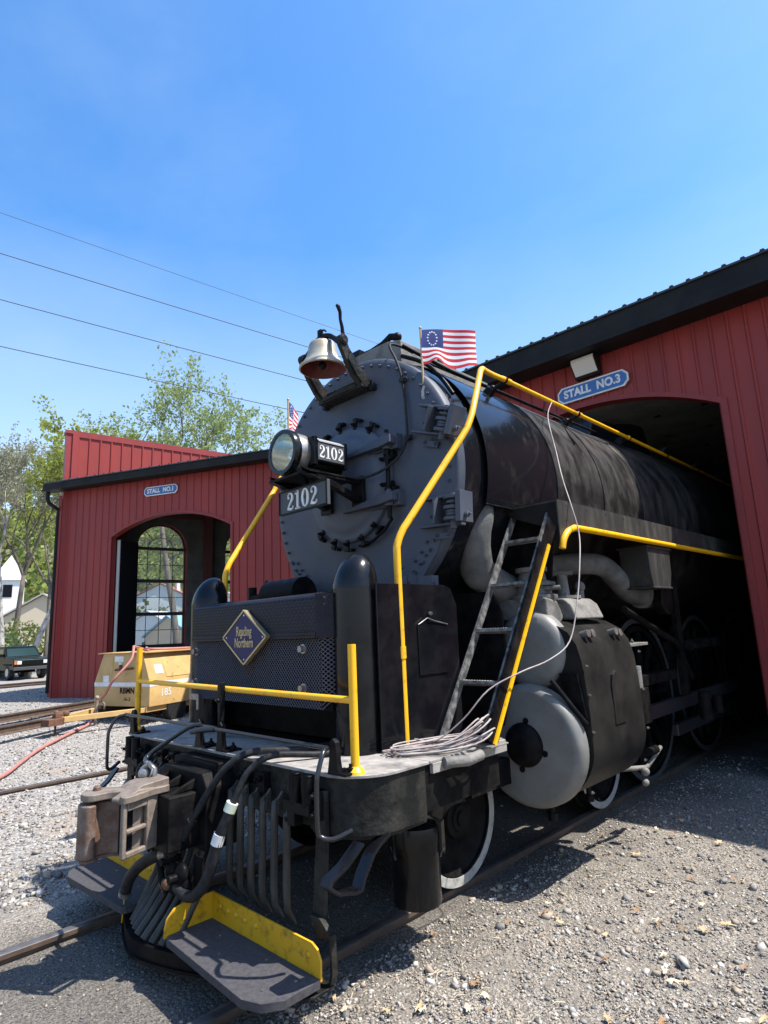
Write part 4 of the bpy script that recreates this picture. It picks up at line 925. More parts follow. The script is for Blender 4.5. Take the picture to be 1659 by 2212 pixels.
# ------------------------------------------------------------------ pilot, deck, running gear
DZ = 1.058
def deckpoly(x1, y0, y1, rad, n=10):
    """plan outline with rounded front corners"""
    o = []
    for i in range(n + 1):
        t = math.pi / 2 * i / n; o.append((x1 - rad + rad * math.sin(t), y0 + rad * 1.0 - rad * math.cos(t)))
    o.append((x1, y1)); m = [(-a, b) for a, b in reversed(o)]
    return m[0:0] + [(-x1, y1)] + m[1:] + o
top = deckpoly(1.42, 2.10, 2.62, .27)
mb = MB(); mb.prism(top, lambda a, b, d: (a, b, d), 1.043, DZ); deck = mb.build('deck', DECKM, LOCO, bevel=.003)
mb = MB()
mb.prism([(.86, 2.626), (1.42, 2.626), (1.42, 3.36), (1.36, 3.40), (.86, 3.40)], lambda a, b, d: (a, b, d), 1.043, DZ)
mb.b2((1.40, 2.64, .99), (1.425, 3.36, 1.0428)); mb.build('deck_plate', DECKM, LOCO, bevel=.003)
mb = MB(); mb.prism([(-.86, 2.626), (-1.42, 2.626), (-1.42, 3.36), (-.86, 3.40)], lambda a, b, d: (a, b, d), 1.043, DZ); mb.build('deck_plate', DECKM, LOCO, bevel=.003)
mb = MB(); mb.b2((-.855, 2.626, 1.02), (.855, 3.45, 1.052)); mb.build('deck_plate', DARK, LOCO)
# cast bumper beam with wrapped corners
beam = deckpoly(1.40, 2.125, 2.60, .26); mb = MB()
outer = deckpoly(1.405, 2.12, 2.60, .26)
mb.b2((-.999, 2.124, .8607), (.999, 2.60, 1.0425))
lw = [p for p in outer if abs(p[0]) > .98]
for sx in (-1, 1):
    c = [(1.0, 2.60), (1.0, 2.125)] + [p for p in outer if p[0] > 1.0]
    mb.prism([(sx * a, b) for a, b in c], lambda a, b, d: (a, b, d), .765, 1.0425)
    c = [(1.0, 2.60), (1.0, 2.14)] + [(p[0] - .02, p[1] + .015) for p in outer if p[0] > 1.0]
    mb.prism([(sx * a, b) for a, b in c], lambda a, b, d: (a, b, d), .745, .7655)
mb.b2((-.999, 2.126, .775), (.999, 2.40, .8605)); mb.build('pilot_beam', CAST, LOCO, bevel=.008)
for sx in (-1, 1):
    mb = MB(); mb.b2((sx * 1.35, 2.60, .80), (sx * 1.395, 3.3, 1.04)); mb.prism([(2.6, .80), (3.2, 1.0), (3.3, 1.04), (2.6, 1.04)], lambda a, b, d: (sx * d, a, b), .95, 1.398)
    mb.build('deck_bracket', OILY, LOCO)
# front yellow railing
mb = MB()
mb.tube([(-1.283, 2.20, 1.44), (1.283, 2.20, 1.415)], .0185, 12)
fr_ = mb.build('front_railing', YEL, LOCO, sharp=60)
for sx in (-1, 1):
    mb = MB(); mb.tube([(sx * 1.283, 2.20, DZ), (sx * 1.283, 2.20, 1.70)], .0225, 14); mb.cyl((sx * 1.283, 2.20, DZ), (sx * 1.283, 2.20, DZ + .012), .050, .047, 16); mb.cyl((sx * 1.283, 2.20, DZ + .012), (sx * 1.283, 2.20, DZ + .035), .047, .027, 16)
    mb.build('stanchion', YEL, fr_, sharp=40)
mb = MB(); mb.prism([(.03, 1.19), (.05, 1.19), (.062, 1.44), (.058, 1.47), (.018, 1.47), (.022, 1.33)], lambda a, b, d: (a, d, b), 2.15, 2.185); mb.bolt((.04, 2.15, 1.36), (0, -1, 0), .016, .016); mb.build('railing_clip', DARK, LOCO, bevel=.003)
# uncoupling lever with brackets and handle
mb = MB()
mb.tube([(-1.20, 2.07, 1.205), (-.17, 2.07, 1.20)], .0115, 8); mb.tube([(.13, 2.07, 1.20), (1.21, 2.07, 1.195)], .0115, 8); mb.tube([(-.17, 2.07, 1.20), (.13, 2.07, 1.20)], .018, 8)
mb.tube([(-.02, 2.06, 1.215), (-.10, 2.02, 1.20), (-.30, 1.93, 1.08), (-.36, 1.87, 1.02), (-.30, 1.83, 1.0), (-.14, 1.82, .985)], .0145, 10, smooth=3)
mb.tube([(.13, 2.07, 1.20), (.02, 2.03, 1.19), (-.07, 2.02, 1.175)], .018, 8)
mb.build('uncoupling_lever', mat('worn_black_bar', (.03, .032, .036), .25, .4), LOCO, sharp=60)
for x in (-1.17, -.15, .12, 1.215):
    mb = MB(); mb.prism([(x - .045, DZ), (x + .045, DZ), (x + .03, 1.13), (x + .024, 1.215), (x, 1.235), (x - .024, 1.215), (x - .03, 1.13)], lambda a, b, d: (a, d, b), 2.108, 2.14)
    mb.b2((x - .04, 2.11, DZ), (x + .09, 2.22, DZ + .014)); mb.bolt((x + .065, 2.17, DZ + .014), (0, 0, 1), .02, .02); mb.build('lever_bracket', DARK, LOCO, bevel=.003)
for sx in (-1, 1):
    mb = MB(); mb.tube([(sx * 1.215, 2.07, 1.195), (sx * 1.245, 2.02, 1.18), (sx * 1.26, 1.975, 1.10), (sx * 1.26, 1.965, 1.04), (sx * 1.26, 1.965, .86), (sx * 1.265, 1.975, .815), (sx * 1.31, 2.02, .80), (sx * 1.36, 2.10, .83)], .0125, 10, smooth=3)
    mb.build('grab_handle', mat('grab_black', (.016, .016, .018), .22), LOCO, sharp=60)
    # drop lugs on the beam face
    mb = MB()
    for x in (sx * .97, sx * 1.075):
        mb.cyl((x, 2.055, .90), (x, 2.055, 1.045), .030, n=12); mb.cyl((x, 2.055, 1.045), (x, 2.055, 1.053), .034, .03, n=12)
    mb.box((sx * 1.0, 2.07, .885), (.22, .075, .055)); mb.box((sx * .96, 2.06, .83), (.06, .06, .07)); mb.box((sx * 1.13, 2.09, .91), (.05, .05, .14))
    mb.bolt((sx * 1.13, 2.065, .96), (0, -1, 0), .022, .018); mb.bolt((sx * 1.13, 2.065, .87), (0, -1, 0), .022, .018); mb.bolt((sx * .90, 2.07, .85), (0, -1, 0), .02, .02)
    mb.tube([(sx * .88, 2.09, .90), (sx * .88, 2.05, .84), (sx * .92, 2.04, .81)], .014, 8); mb.build('signal_bracket', STEEL if False else DARK, LOCO, bevel=.003)
for x in (-.90, -.62, -.45, .62, .45):
    mb = MB(); mb.box((x, 2.10, .95), (.07, .05, .10)); mb.bolt((x, 2.07, .97), (0, -1, 0), .02, .02); mb.build('bolted_lug', DARK, LOCO, bevel=.004)
mb = MB(); mb.b2((.30, 2.09, .88), (.66, 2.125, .93)); mb.build('filler_bar', DARK, LOCO, bevel=.004)
mb = MB(); mb.b2((-1.0, 2.09, .80), (-.35, 2.125, .90))
for x in (-.9, -.82, -.75, -.6, -.52): mb.sph((x, 2.08, .85), .035)
mb.build('rivet_bar', DARK, LOCO)
# buffer pocket, draft box and coupler
mb = MB()
mb.prism([(-.30, .56), (.30, .56), (.30, .90), (.24, .98), (-.24, .98), (-.30, .90)], lambda a, b, d: (a, d, b), 1.92, 2.14)
mb.prism([(-.24, .58), (.22, .58), (.22, .88), (-.24, .88)], lambda a, b, d: (a, d, b), 1.73, 1.93)
for x in (-.16, .0, .17): mb.prism([(2.12, 1.02), (2.12, .90), (1.75, .87), (1.77, .895)], lambda a, b, d: (x + d, a, b), -.012, .012)
mb.b2((-.26, 2.0, .96), (.26, 2.14, 1.02)); mb.build('draft_pocket', GLOSS if False else OILY, LOCO, bevel=.012)
cp = lambda pts, z0, z1, mb: mb.prism(smoothpoly(pts, 4), lambda a, b, d: (a, b, d), z0, z1)
mb = MB(); cp([(-.10, 1.78), (-.10, 1.70), (-.06, 1.62), (-.16, 1.56), (-.20, 1.46), (-.14, 1.38), (-.05, 1.40), (-.03, 1.50), (.04, 1.56), (.11, 1.50), (.165, 1.50), (.165, 1.56), (.11, 1.70), (.09, 1.80)], .885, .925, mb)
cp([(-.12, 1.80), (-.12, 1.68), (-.04, 1.62), (.02, 1.60), (.07, 1.56), (.07, 1.64), (.05, 1.70), (.03, 1.80)], .60, .885, mb)
mb.prism([(1.58, .925), (1.64, .95), (1.80, .965), (1.80, .88), (1.58, .88)], lambda a, b, d: (d, a, b), -.105, .085)
cpl = mb.build('coupler', TANC, LOCO, bevel=.018)
# guard arm face with two windows
mb = MB()
O = Vector((.150, 1.50, .60)); dd = Vector((-.10, .30, 0)).normalized()
fn = lambda a, b, d: (O.x + dd.x * a + .9 * d, O.y + dd.y * a + .3 * d, O.z + b)
H_, Wd = .29, .27
def slab(a0, a1, b0, b1): mb.prism([(a0, b0), (a1, b0), (a1, b1), (a0, b1)], fn, -.02, .012)
slab(0, .028, 0, H_); slab(.165, Wd, 0, H_); slab(.027, .166, 0, .032); slab(.027, .166, .122, .148); slab(.027, .166, .240, H_)
mb.prism([(.0, H_), (Wd, H_), (Wd, H_ + .03), (.10, H_ + .05), (.0, H_ + .02)], fn, -.10, .012)
mb.build('guard_arm', TANC, cpl, bevel=.010)
mb = MB(); mb.prism([(1.51, .62), (1.68, .62), (1.68, .87), (1.51, .87)], lambda a, b, d: (d - (a - 1.53) * .33, a, b), .075, .095); mb.build('window_recess', PNTBLK, cpl)
mb = MB()
kn = [(-.215, 1.47), (-.185, 1.395), (-.12, 1.365), (-.05, 1.385), (-.045, 1.43), (-.09, 1.46), (-.075, 1.52), (-.02, 1.575), (-.06, 1.63), (-.17, 1.60), (-.21, 1.54)]
cp(kn, .585, .868, mb); cp([(a * .92 - .01, b + .008) for a, b in kn], .565, .586, mb); mb.cyl((-.135, 1.47, .55), (-.135, 1.47, .95), .022, n=14); mb.build('knuckle', RUSTK, cpl, bevel=.014)
mb = MB()
mb.tube([(-.10, 1.72, .955), (-.10, 1.72, 1.0), (-.06, 1.74, 1.03), (-.03, 1.76, 1.0), (-.03, 1.76, .96)], .018, 8); mb.sph((-.09, 1.73, .975), .04)
mb.tube([(-.11 + .032 * math.cos(t), 1.75, 1.0 + .035 * math.sin(t)) for t in np.arange(0, 6.28, .5)], .008, 6, closed=True)
mb.tube([(-.06 + .038 * math.cos(t), 1.74 + .01 * math.sin(t), .985 + .035 * math.sin(t)) for t in np.arange(0, 6.28, .5)], .006, 6, closed=True)
mb.build('lift_chain', STEEL, cpl, sharp=60)
# pilot bars
BARM = mat('worn_pilot_bar', (.028, .027, .024), .42, c2=(.075, .070, .060), ns=7, lo=.42, hi=.66, stretch=(1, 1, .3), bump=.3, bs=50, bdist=.004, spec=.3)
def base_y(x): return 1.66 + .42 * min(1, abs(x) / .95) ** 1.5
xs = [.35, .46, .57, .68, .79, .90]
for sx in (-1, 1):
    for x in xs:
        X = sx * x; mb = MB()
        mb.tube([(X, 2.10, .90), (X, 2.055, .87), (X, 2.05, .80), (X, 2.045, .45), (X, 2.05, .38), (X, 2.10, .30)], [.012, .022, .021, .021, .018, .010], 8)
        mb.prism([(2.085, .93), (2.06, .90), (2.052, .82), (2.085, .80)], lambda a, b, d: (X + sx * .022 + d, a, b), -.008, .008); mb.bolt((X + sx * .022, 2.07, .885), (0, -1, 0), .016, .016)
        mb.build('pilot_bar', BARM, LOCO, sharp=60)
for x in (-.27, -.20, -.13, -.05, .04, .12, .20, .28):
    mb = MB(); yb = base_y(x) + .03; mb.tube([(x * 1.05, 2.06, .78), (x, 2.0, .60), (x * .95, 1.90, .35), (x * .9, yb, .12)], [.018, .022, .022, .024], 8, smooth=2); mb.build('pilot_bar', BARM, LOCO, sharp=60)
mb = MB(); n = 24; o = []; q = []
for i in range(n + 1):
    x = -1.0 + 2.0 * i / n; o.append((x, base_y(x) - .02)); q.append((x, base_y(x) + .10))
mb.prism(o + q[::-1], lambda a, b, d: (a, b, d), .035, .05)
mb.prism([(a, b + .012) for a, b in o] + [(a, b - .075) for a, b in q[::-1]], lambda a, b, d: (a, b, d), .05, .12)
mb.build('pilot_base', DARK, LOCO, sharp=31)
# steps
for sx in (-1, 1):
    mb = MB(); pl = [(.27, 1.72), (.29, 1.70), (1.08, 1.66), (1.18, 1.70), (1.235, 1.78), (1.235, 1.985), (.27, 1.985)]
    mb.prism([(sx * a, b) for a, b in pl], lambda a, b, d: (a, b, d), .158, .198)
    st = mb.build('front_step', STEPM, LOCO, bevel=.004)
    mb = MB(); mb.prism([(.27, .185), (1.235, .185), (1.235, .27), (1.21, .315), (1.17, .332), (.27, .332)], lambda a, b, d: (sx * a, d, b), 1.985, 1.997)
    if sx == 1: mb.prism([(1.70, .185), (1.998, .185), (1.998, .332), (1.82, .332), (1.755, .318), (1.715, .28), (1.70, .23)], lambda a, b, d: (sx * d, a, b), .258, .270)
    for x in (.36, .44, .52, .61, .71, 1.15): mb.sph((sx * x, 1.984, .275), .015, 10, 6, (1, .6, 1))
    for (y, z) in ((1.86, .29), (1.80, .235))[:2 if sx == 1 else 0]: mb.sph((sx * .271, y, z), .015, 10, 6, (.6, 1, 1))
    mb.build('kick_plate', YELD, st, bevel=.002)
    for (x, y) in ((.5, 1.90), (.66, 1.80), (1.1, 1.76), (1.16, 1.90), (.9, 1.92)): MB().cyl((sx * x, y, .197), (sx * x, y, .2015), .008, n=8).build('step_rivet', STEEL, st)
    mb = MB(); path = [(1.15, 2.105, .90), (1.15, 2.09, .78), (1.20, 2.09, .40), (1.235, 2.04, .20), (1.225, 1.95, .148), (1.0, 1.80, .140)]
    w_ = Vector((0, .036, 0)); n0 = .009
    pp = [(1.10, .98), (1.10, .80), (1.075, .42), (1.12, .36), (1.145, .16), (1.105, .135), (1.0, .128)]
    mb.prism([(1.095, .98), (1.175, .98), (1.175, .78), (1.145, .40), (1.06, .40), (1.095, .76)], lambda a, b, d: (sx * a, d, b), 2.085, 2.11)
    mb.prism([(1.145, .40), (1.06, .40), (1.13, .31), (1.235, .33)], lambda a, b, d: (sx * a, d, b), 2.060, 2.09)
    mb.prism([(1.247, .36), (1.255, .20), (1.24, .15), (1.20, .125), (1.10, .118), (1.10, .130), (1.19, .139), (1.226, .158), (1.238, .20), (1.233, .36)], lambda a, b, d: (sx * a, d, b), 2.04, 2.075)
    mb.prism([(1.235, 2.07), (1.235, 1.95), (1.10, 1.68), (1.02, 1.70), (1.12, 1.93), (1.12, 2.07)], lambda a, b, d: (sx * a, b, d), .128, .142)
    mb.build('step_hanger', CAST, LOCO, bevel=.003)
    # side stirrup
    mb = MB()
    pts = [(1.40, 2.10, .78), (1.375, 2.02, .70), (1.355, 1.945, .655), (1.36, 1.925, .635), (1.37, 1.97, .60), (1.375, 2.07, .575), (1.375, 2.105, .575), (1.365, 2.14, .62), (1.365, 2.20, .70), (1.37, 2.24, .735), (1.38, 2.30, .77)]
    P_ = [Vector((sx * p[0], p[1] , p[2])) for p in pts]
    for a, b in zip(P_[:-1], P_[1:]):
        d = (b - a).normalized(); n_ = Vector((sx, 0, 0)); s_ = d.cross(n_).normalized() * .0075
        mb.add([p + o1 + o2 for p in (a - d * .004, b + d * .004) for o1 in (n_ * -.035, n_ * .035) for o2 in (-s_, s_)], [(0, 1, 3, 2), (4, 6, 7, 5), (0, 4, 5, 1), (2, 3, 7, 6), (0, 2, 6, 4), (1, 5, 7, 3)])
    mb.build('side_stirrup', GLOSS, LOCO, bevel=.002)
    # drain canister
    mb = MB(); mb.lathe((sx * 1.12, 2.80, 0), (0, 0, 1), [(.001, .235), (.135, .235), (.140, .25), (.140, .52), (.158, .525), (.162, .62), (.155, .655), (.10, .675), (.001, .68)], 36)
    for a in (20, 140, 260):
        t = R(a); mb.box((sx * 1.12 + .158 * math.cos(t), 2.80 + .158 * math.sin(t), .60), (.035, .05, .16), Matrix.Rotation(t, 3, 'Z'))
        mb.tube([(sx * 1.12 + .165 * math.cos(t - .2), 2.80 + .165 * math.sin(t - .2), .50), (sx * 1.12 + .17 * math.cos(t), 2.80 + .17 * math.sin(t), .56), (sx * 1.12 + .165 * math.cos(t + .2), 2.80 + .165 * math.sin(t + .2), .50)], .010, 6)
    mb.cyl((sx * 1.12, 2.80, .67), (sx * 1.12, 2.80, .80), .05, n=12); mb.build('oil_canister', GLOSS, LOCO, sharp=40)
# air hoses
def hose(pts, r, name, bands=(), m=RUBBER, sm=5):
    mb = MB(); mb.tube(pts, r, 14, smooth=sm); h = mb.build(name, m, LOCO, sharp=60)
    for (p0, p1, rr, mm, nm) in bands:
        mb = MB(); mb.cyl(p0, p1, rr, n=16); mb.build(nm, mm, h)
    return h
hose([(.70, 2.62, 1.085), (.66, 2.35, 1.085), (.52, 2.10, 1.10), (.44, 1.99, 1.04), (.36, 1.93, .93), (.26, 1.87, .76), (.20, 1.83, .66)], .021, 'air_pipe')
hose([(.245, 1.862, .735), (.18, 1.82, .61), (.14, 1.80, .565), (.10, 1.79, .545)], .027, 'air_hose')
b0 = Vector((.585, 1.93, .87)); b1 = Vector((.555, 1.90, .77))
hose([(.92, 2.62, 1.085), (.84, 2.35, 1.08), (.71, 2.10, 1.10), (.63, 2.0, 1.03), (.595, 1.95, .93), (.56, 1.91, .80)], .018, 'air_pipe')
hose([(.565, 1.915, .82), (.52, 1.87, .68), (.47, 1.84, .50), (.39, 1.82, .40), (.29, 1.81, .37), (.20, 1.80, .40)], .031, 'air_hose',
     [((.575, 1.925, .87), (.562, 1.912, .825), .0335, mat('hose_tag', (.62, .66, .5), .5), 'hose_tag'), ((.528, 1.877, .715), (.512, 1.866, .66), .0335, WHITE, 'hose_tag')])
hose([(.13, 1.795, .555), (.02, 1.77, .53), (-.14, 1.74, .45), (-.26, 1.73, .35), (-.31, 1.73, .26)], .034, 'air_hose', [((-.305, 1.73, .275), (-.315, 1.73, .25), .038, STEEL, 'hose_end'), ((.12, 1.79, .552), (.06, 1.78, .54), .037, STEEL, 'hose_clamp')])
mb = MB(); mb.tube([(-.315, 1.73, .25), (-.32, 1.72, .10)], .004, 6); mb.build('hose_cord', YELD, LOCO)
mb = MB()
rs = random.Random(4)
for (x, y, z, r_) in ((.10, 1.78, .53, .035), (.14, 1.80, .47, .045), (.22, 1.82, .46, .055), (.18, 1.79, .40, .04), (.25, 1.83, .40, .045)): mb.sph((x, y, z), r_, 12, 8, (1, .7, 1.1))
mb.tube([(.05, 1.77, .50), (.10, 1.76, .42), (.15, 1.77, .37)], .02, 8); mb.box((.30, 1.88, .47), (.10, .012, .16)); mb.cyl((.12, 1.74, .52), (.12, 1.86, .52), .02, n=10); mb.cyl((.22, 1.74, .45), (.22, 1.86, .45), .024, n=10)
mb.build('hose_coupling', OILY, LOCO, sharp=50)
mb = MB(); mb.sph((.14, 1.765, .405), .03, 10, 8, (1.6, .7, 1)); mb.tube([(.06, 1.76, .46), (.10, 1.755, .40), (.14, 1.76, .37)], .012, 8); mb.build('glad_hand', RUST, LOCO, sharp=60)
# ladder up to the running board
lb = lambda s_, x: Vector((x, lerp(3.14, 4.26, s_), lerp(1.06, 2.68, s_)))
dl_ = (lb(1, 0) - lb(0, 0)).normalized(); nl = Vector((0, -dl_.z, dl_.y))
for x in (1.085, 1.405):
    mb = MB(); a, b = lb(0, x), lb(1, x)
    mb.add([p + o1 + o2 for p in (a, b) for o1 in (Vector((-.008, 0, 0)), Vector((.008, 0, 0))) for o2 in (-nl * .028, nl * .028)], [(0, 1, 3, 2), (4, 6, 7, 5), (0, 4, 5, 1), (2, 3, 7, 6), (0, 2, 6, 4), (1, 5, 7, 3)])
    mb.build('ladder_rail', WORN, LOCO)
for s_ in (.205, .41, .61, .82):
    c_ = lb(s_, 1.245); mb = MB(); mb.box(c_, (.306, .05, .022), Matrix.Rotation(math.atan2(dl_.z, dl_.y) - math.pi / 2 + R(15), 3, 'X'))
    for k in range(14): mb.cyl((1.10 + k * .0215, c_.y - .02, c_.z + .008), (1.11 + k * .0215, c_.y + .015, c_.z + .016), .006, n=6)
    mb.build('ladder_rung', WORN, LOCO)
mb = MB(); s0, s1 = lb(-.0, 1.345), lb(.80, 1.345)
a, b = lb(0, 1.45), lb(.88, 1.45)
mb.add([p + o1 + o2 for p in (a, b) for o1 in (Vector((-.035, 0, 0)), Vector((.035, 0, 0))) for o2 in (-nl * .008, nl * .004)], [(0, 1, 3, 2), (4, 6, 7, 5), (0, 4, 5, 1), (2, 3, 7, 6), (0, 2, 6, 4), (1, 5, 7, 3)])
mb.add([p + o1 + o2 for p in (a, b) for o1 in (Vector((.036, 0, 0)), Vector((.042, 0, 0))) for o2 in (-nl * .02, nl * .10)], [(0, 1, 3, 2), (4, 6, 7, 5), (0, 4, 5, 1), (2, 3, 7, 6), (0, 2, 6, 4), (1, 5, 7, 3)])
for i in range(9):
    for o_ in (-.02, .022): mb.bolt(lb(.05 + i * .095, 1.45 + o_) - nl * -.006, nl, .008, .006, False)
ch = mb.build('stair_channel', DARK, LOCO)
mb = MB(); a, b = lb(.0, 1.493), lb(.775, 1.493)
mb.add([p + o1 + o2 for p in (a, b) for o1 in (Vector((0, 0, 0)), Vector((.012, 0, 0))) for o2 in (-nl * -.004, nl * .03)], [(0, 1, 3, 2), (4, 6, 7, 5), (0, 4, 5, 1), (2, 3, 7, 6), (0, 2, 6, 4), (1, 5, 7, 3)])
mb.build('yellow_edge', YEL, ch)
mb = MB(); mb.prism([(1.05, 3.06), (1.52, 3.06), (1.52, 3.24), (1.05, 3.30)], lambda a, b, d: (a, b, d), 1.060, 1.07); mb.build('step_bracket', DUSTY, LOCO, bevel=.003)
mb = MB(); mb.tube([(1.44, 2.72, 1.035), (1.50, 2.86, 1.03), (1.50, 2.98, 1.04)], .030, 14); mb.build('pipe_stub', DUSTY, LOCO, sharp=60)
SKIRT = mat('skirt_grey_black', (.028, .028, .026), .5, c2=(.060, .057, .050), ns=9, lo=.45, hi=.65, stretch=(1, 1, .25), bump=.1, bs=60, spec=.3)
# running boards
for sx in (-1, 1):
    mb = MB(); mb.b2((sx * 1.0, 4.17, 2.675), (sx * 1.49, 16, 2.69)); 
    mb.prism([(4.17, 2.692), (4.17, 2.36), (4.22, 2.33), (4.27, 2.44), (4.45, 2.505), (16, 2.49), (16, 2.692)], lambda a, b, d: (sx * d, a, b), 1.492, 1.502)
    for i in range(24):
        y = 4.3 + i * .36; mb.bolt((sx * 1.502, y, 2.66), (sx, 0, 0), .007, .004, False); mb.bolt((sx * 1.502, y, 2.54), (sx, 0, 0), .007, .004, False)
    rb = mb.build('running_board', SKIRT, LOCO)
    mb = MB(); mb.tube([(sx * 1.51, 4.17, 2.31), (sx * 1.515, 4.19, 2.37), (sx * 1.52, 4.25, 2.435), (sx * 1.52, 4.36, 2.475), (sx * 1.52, 4.55, 2.485), (sx * 1.52, 6.0, 2.485), (sx * 1.52, 15.5, 2.48)], .0255, 12, smooth=4)
    mb.build('yellow_edge_pipe', YEL, rb, sharp=60)
    mb = MB(); mb.prism([(1.0, 3.78, 2.70), (1.0, 3.78, 2.70)] and [(.98, 2.70), (1.49, 2.69), (1.49, 2.34), (1.36, 2.50), (1.10, 2.60)], lambda a, b, d: (sx * a, d, b), 4.172, 4.185)
    mb.add([(sx * .93, 3.80, 2.73), (sx * 1.0, 3.80, 2.735), (sx * 1.0, 4.4, 2.72), (sx * 1.49, 4.17, 2.693), (sx * 1.49, 4.17, 2.683), (sx * 1.0, 4.4, 2.70)], [(0, 1, 2), (2, 3, 4, 5)])
    mb.build('front_gusset', JACK, rb)
# jacket lower edge strip
mb = MB(); mb.tube([(1.105, 3.80, 2.68), (1.105, 4.9, 2.67)], .008, 6); mb.build('jacket_edge', DARK, LOCO)
# cylinders both sides
for sx in (-1, 1):
    X = lambda x: sx * x
    mb = MB(); mb.lathe((X(1.165), 0, .893), (0, 1, 0), [(.001, 3.985), (.372, 3.985), (.398, 3.992), (.418, 4.010), (.430, 4.04), (.432, 4.10), (.40, 4.105), (.40, 4.14)], 72)
    ch = mb.build('cylinder_head', HEADM, LOCO, sharp=35)
    mb = MB(); mb.lathe((X(1.155), 0, .90), (0, 1, 0), [(.001, 3.90), (.06, 3.905), (.11, 3.925), (.145, 3.955), (.155, 3.985)], 40)
    for a in (80, -15, -100, 190):
        t = R(a); mb.cyl((X(1.155) + .172 * math.cos(t), 3.99, .90 + .172 * math.sin(t)), (X(1.155) + .172 * math.cos(t), 3.975, .90 + .172 * math.sin(t)), .022, n=10)
    mb.build('head_cover', OILY, ch, sharp=60)
    mb = MB(); mb.lathe((X(1.185), 0, 1.565), (0, 1, 0), [(.001, 4.08), (.20, 4.083), (.262, 4.10), (.288, 4.13), (.298, 4.17), (.298, 4.22), (.25, 4.24)], 64)
    vh = mb.build('valve_chest_head', HEADM, LOCO, sharp=35)
    # jacket cross-section
    n = 40; sec = []
    for i in range(17):
        t = R(-100 + 105 * i / 16); sec.append((1.175 + .44 * math.cos(t), .90 + .40 * math.sin(t)))
    sec += [(1.615, 1.10), (1.605, 1.30), (1.59, 1.48), (1.56, 1.60), (1.50, 1.69), (1.38, 1.76), (1.20, 1.80), (.85, 1.80), (.80, .50)]
    mb = MB(); mb.prism([(X(a), b) for a, b in sec], lambda a, b, d: (a, d, b), 4.135, 5.05); cy_ = mb.build('cylinder_jacket', JACK, LOCO, sharp=50)
    mb = MB(); mb.prism([(4.52, 1.0), (4.70, 1.0), (4.70, 1.31), (4.66, 1.37), (4.60, 1.39), (4.55, 1.36), (4.52, 1.29)], lambda a, b, d: (X(d), a, b), 1.596, 1.622); mb.build('inspection_plate', JACK, cy_, bevel=.004)
    for (y, z) in ((4.32, 1.66), (4.40, 1.66), (4.80, 1.66), (4.88, 1.65)): MB().cyl((X(1.50), y, z), (X(1.575), y, z + .015), .026, .030, 14).build('indicator_plug', STEEL, cy_)
    mb = MB()
    for (y, z) in ((4.15, .60), (4.15, .75), (4.15, 1.0), (4.15, 1.25), (4.15, 1.45), (5.09, .65), (5.09, .9), (5.09, 1.2), (5.09, 1.5)): mb.bolt((X(1.612 if z > .8 else 1.56), y, z), (sx, 0, 0), .011, .008)
    mb.build('jacket_screws', STEEL, cy_)
    # cast saddle between chest and smokebox
    mb = MB(); mb.prism([(X(.90), 1.78), (X(1.45), 1.78), (X(1.40), 1.90), (X(1.34), 1.95), (X(.90), 1.95)], lambda a, b, d: (a, d, b), 4.42, 4.90)
    mb.prism([(4.16, 1.60), (4.42, 1.80), (4.34, 1.93), (4.16, 1.96)], lambda a, b, d: (X(d), a, b), .85, 1.34); mb.build('chest_casting', DUSTY, LOCO, bevel=.02)
    mb = MB(); mb.lathe((X(1.15), 4.32, 0), (0, 0, 1), [(.001, 1.93), (.17, 1.93), (.18, 1.95), (.18, 1.98), (.14, 1.99), (.13, 2.05), (.17, 2.055), (.17, 2.08), (.12, 2.10), (.11, 2.16), (.135, 2.165), (.135, 2.20), (.001, 2.20)], 30); mb.tube([(X(1.22), 4.25, 2.03), (X(1.38), 4.32, 2.03)], .018, 8)
    mb.build('relief_valve', DUSTY, LOCO, sharp=40)
    mb = MB(); mb.cyl((X(1.22), 4.66, 1.95), (X(1.22), 4.66, 1.975), .14, n=24); mb.cyl((X(1.22), 4.66, 1.975), (X(1.22), 4.66, 2.13), .055, .045, 16); mb.sph((X(1.22), 4.66, 2.15), .05); mb.tube([(X(1.12), 4.60, 2.15), (X(1.22), 4.62, 2.17), (X(1.32), 4.66, 2.16)], .02, 8)
    for a in (0, 90, 180, 270): mb.bolt((X(1.22) + .11 * math.cos(R(a + 40)), 4.66 + .11 * math.sin(R(a + 40)), 1.975), (0, 0, 1), .014, .014)
    mb.build('valve_fitting', DUSTY, LOCO, sharp=50)
    mb = MB(); mb.cyl((X(1.10), 4.52, 1.95), (X(1.10), 4.52, 2.35), .026, n=10); mb.sph((X(1.10), 4.52, 2.35), .035); mb.box((X(1.10), 4.52, 2.12), (.07, .07, .04)); mb.build('oil_pipe', DUSTY, LOCO, sharp=50)
    mb = MB(); mb.cyl((X(1.2), 5.0, 1.80), (X(1.2), 5.0, 2.05), .035, n=10); mb.sph((X(1.2), 5.0, 2.06), .05); mb.cyl((X(1.2), 5.0, 1.86), (X(1.2), 5.0, 1.90), .06, n=6); mb.build('oil_pipe', DUSTY, LOCO, sharp=50)
    # outside steam pipe
    mb = MB(); mb.tube([(X(.80), 3.98, 2.80), (X(.95), 3.94, 2.73), (X(.985), 3.90, 2.62), (X(.95), 3.87, 2.48), (X(.90), 3.90, 2.33), (X(.86), 4.0, 2.18), (X(.92), 4.22, 2.06), (X(1.0), 4.42, 1.98), (X(1.1), 4.55, 1.85)], [.085, .088, .10, .115, .13, .14, .13, .12, .12], 24, smooth=5); mb.build('steam_pipe', LAG, LOCO, sharp=60)
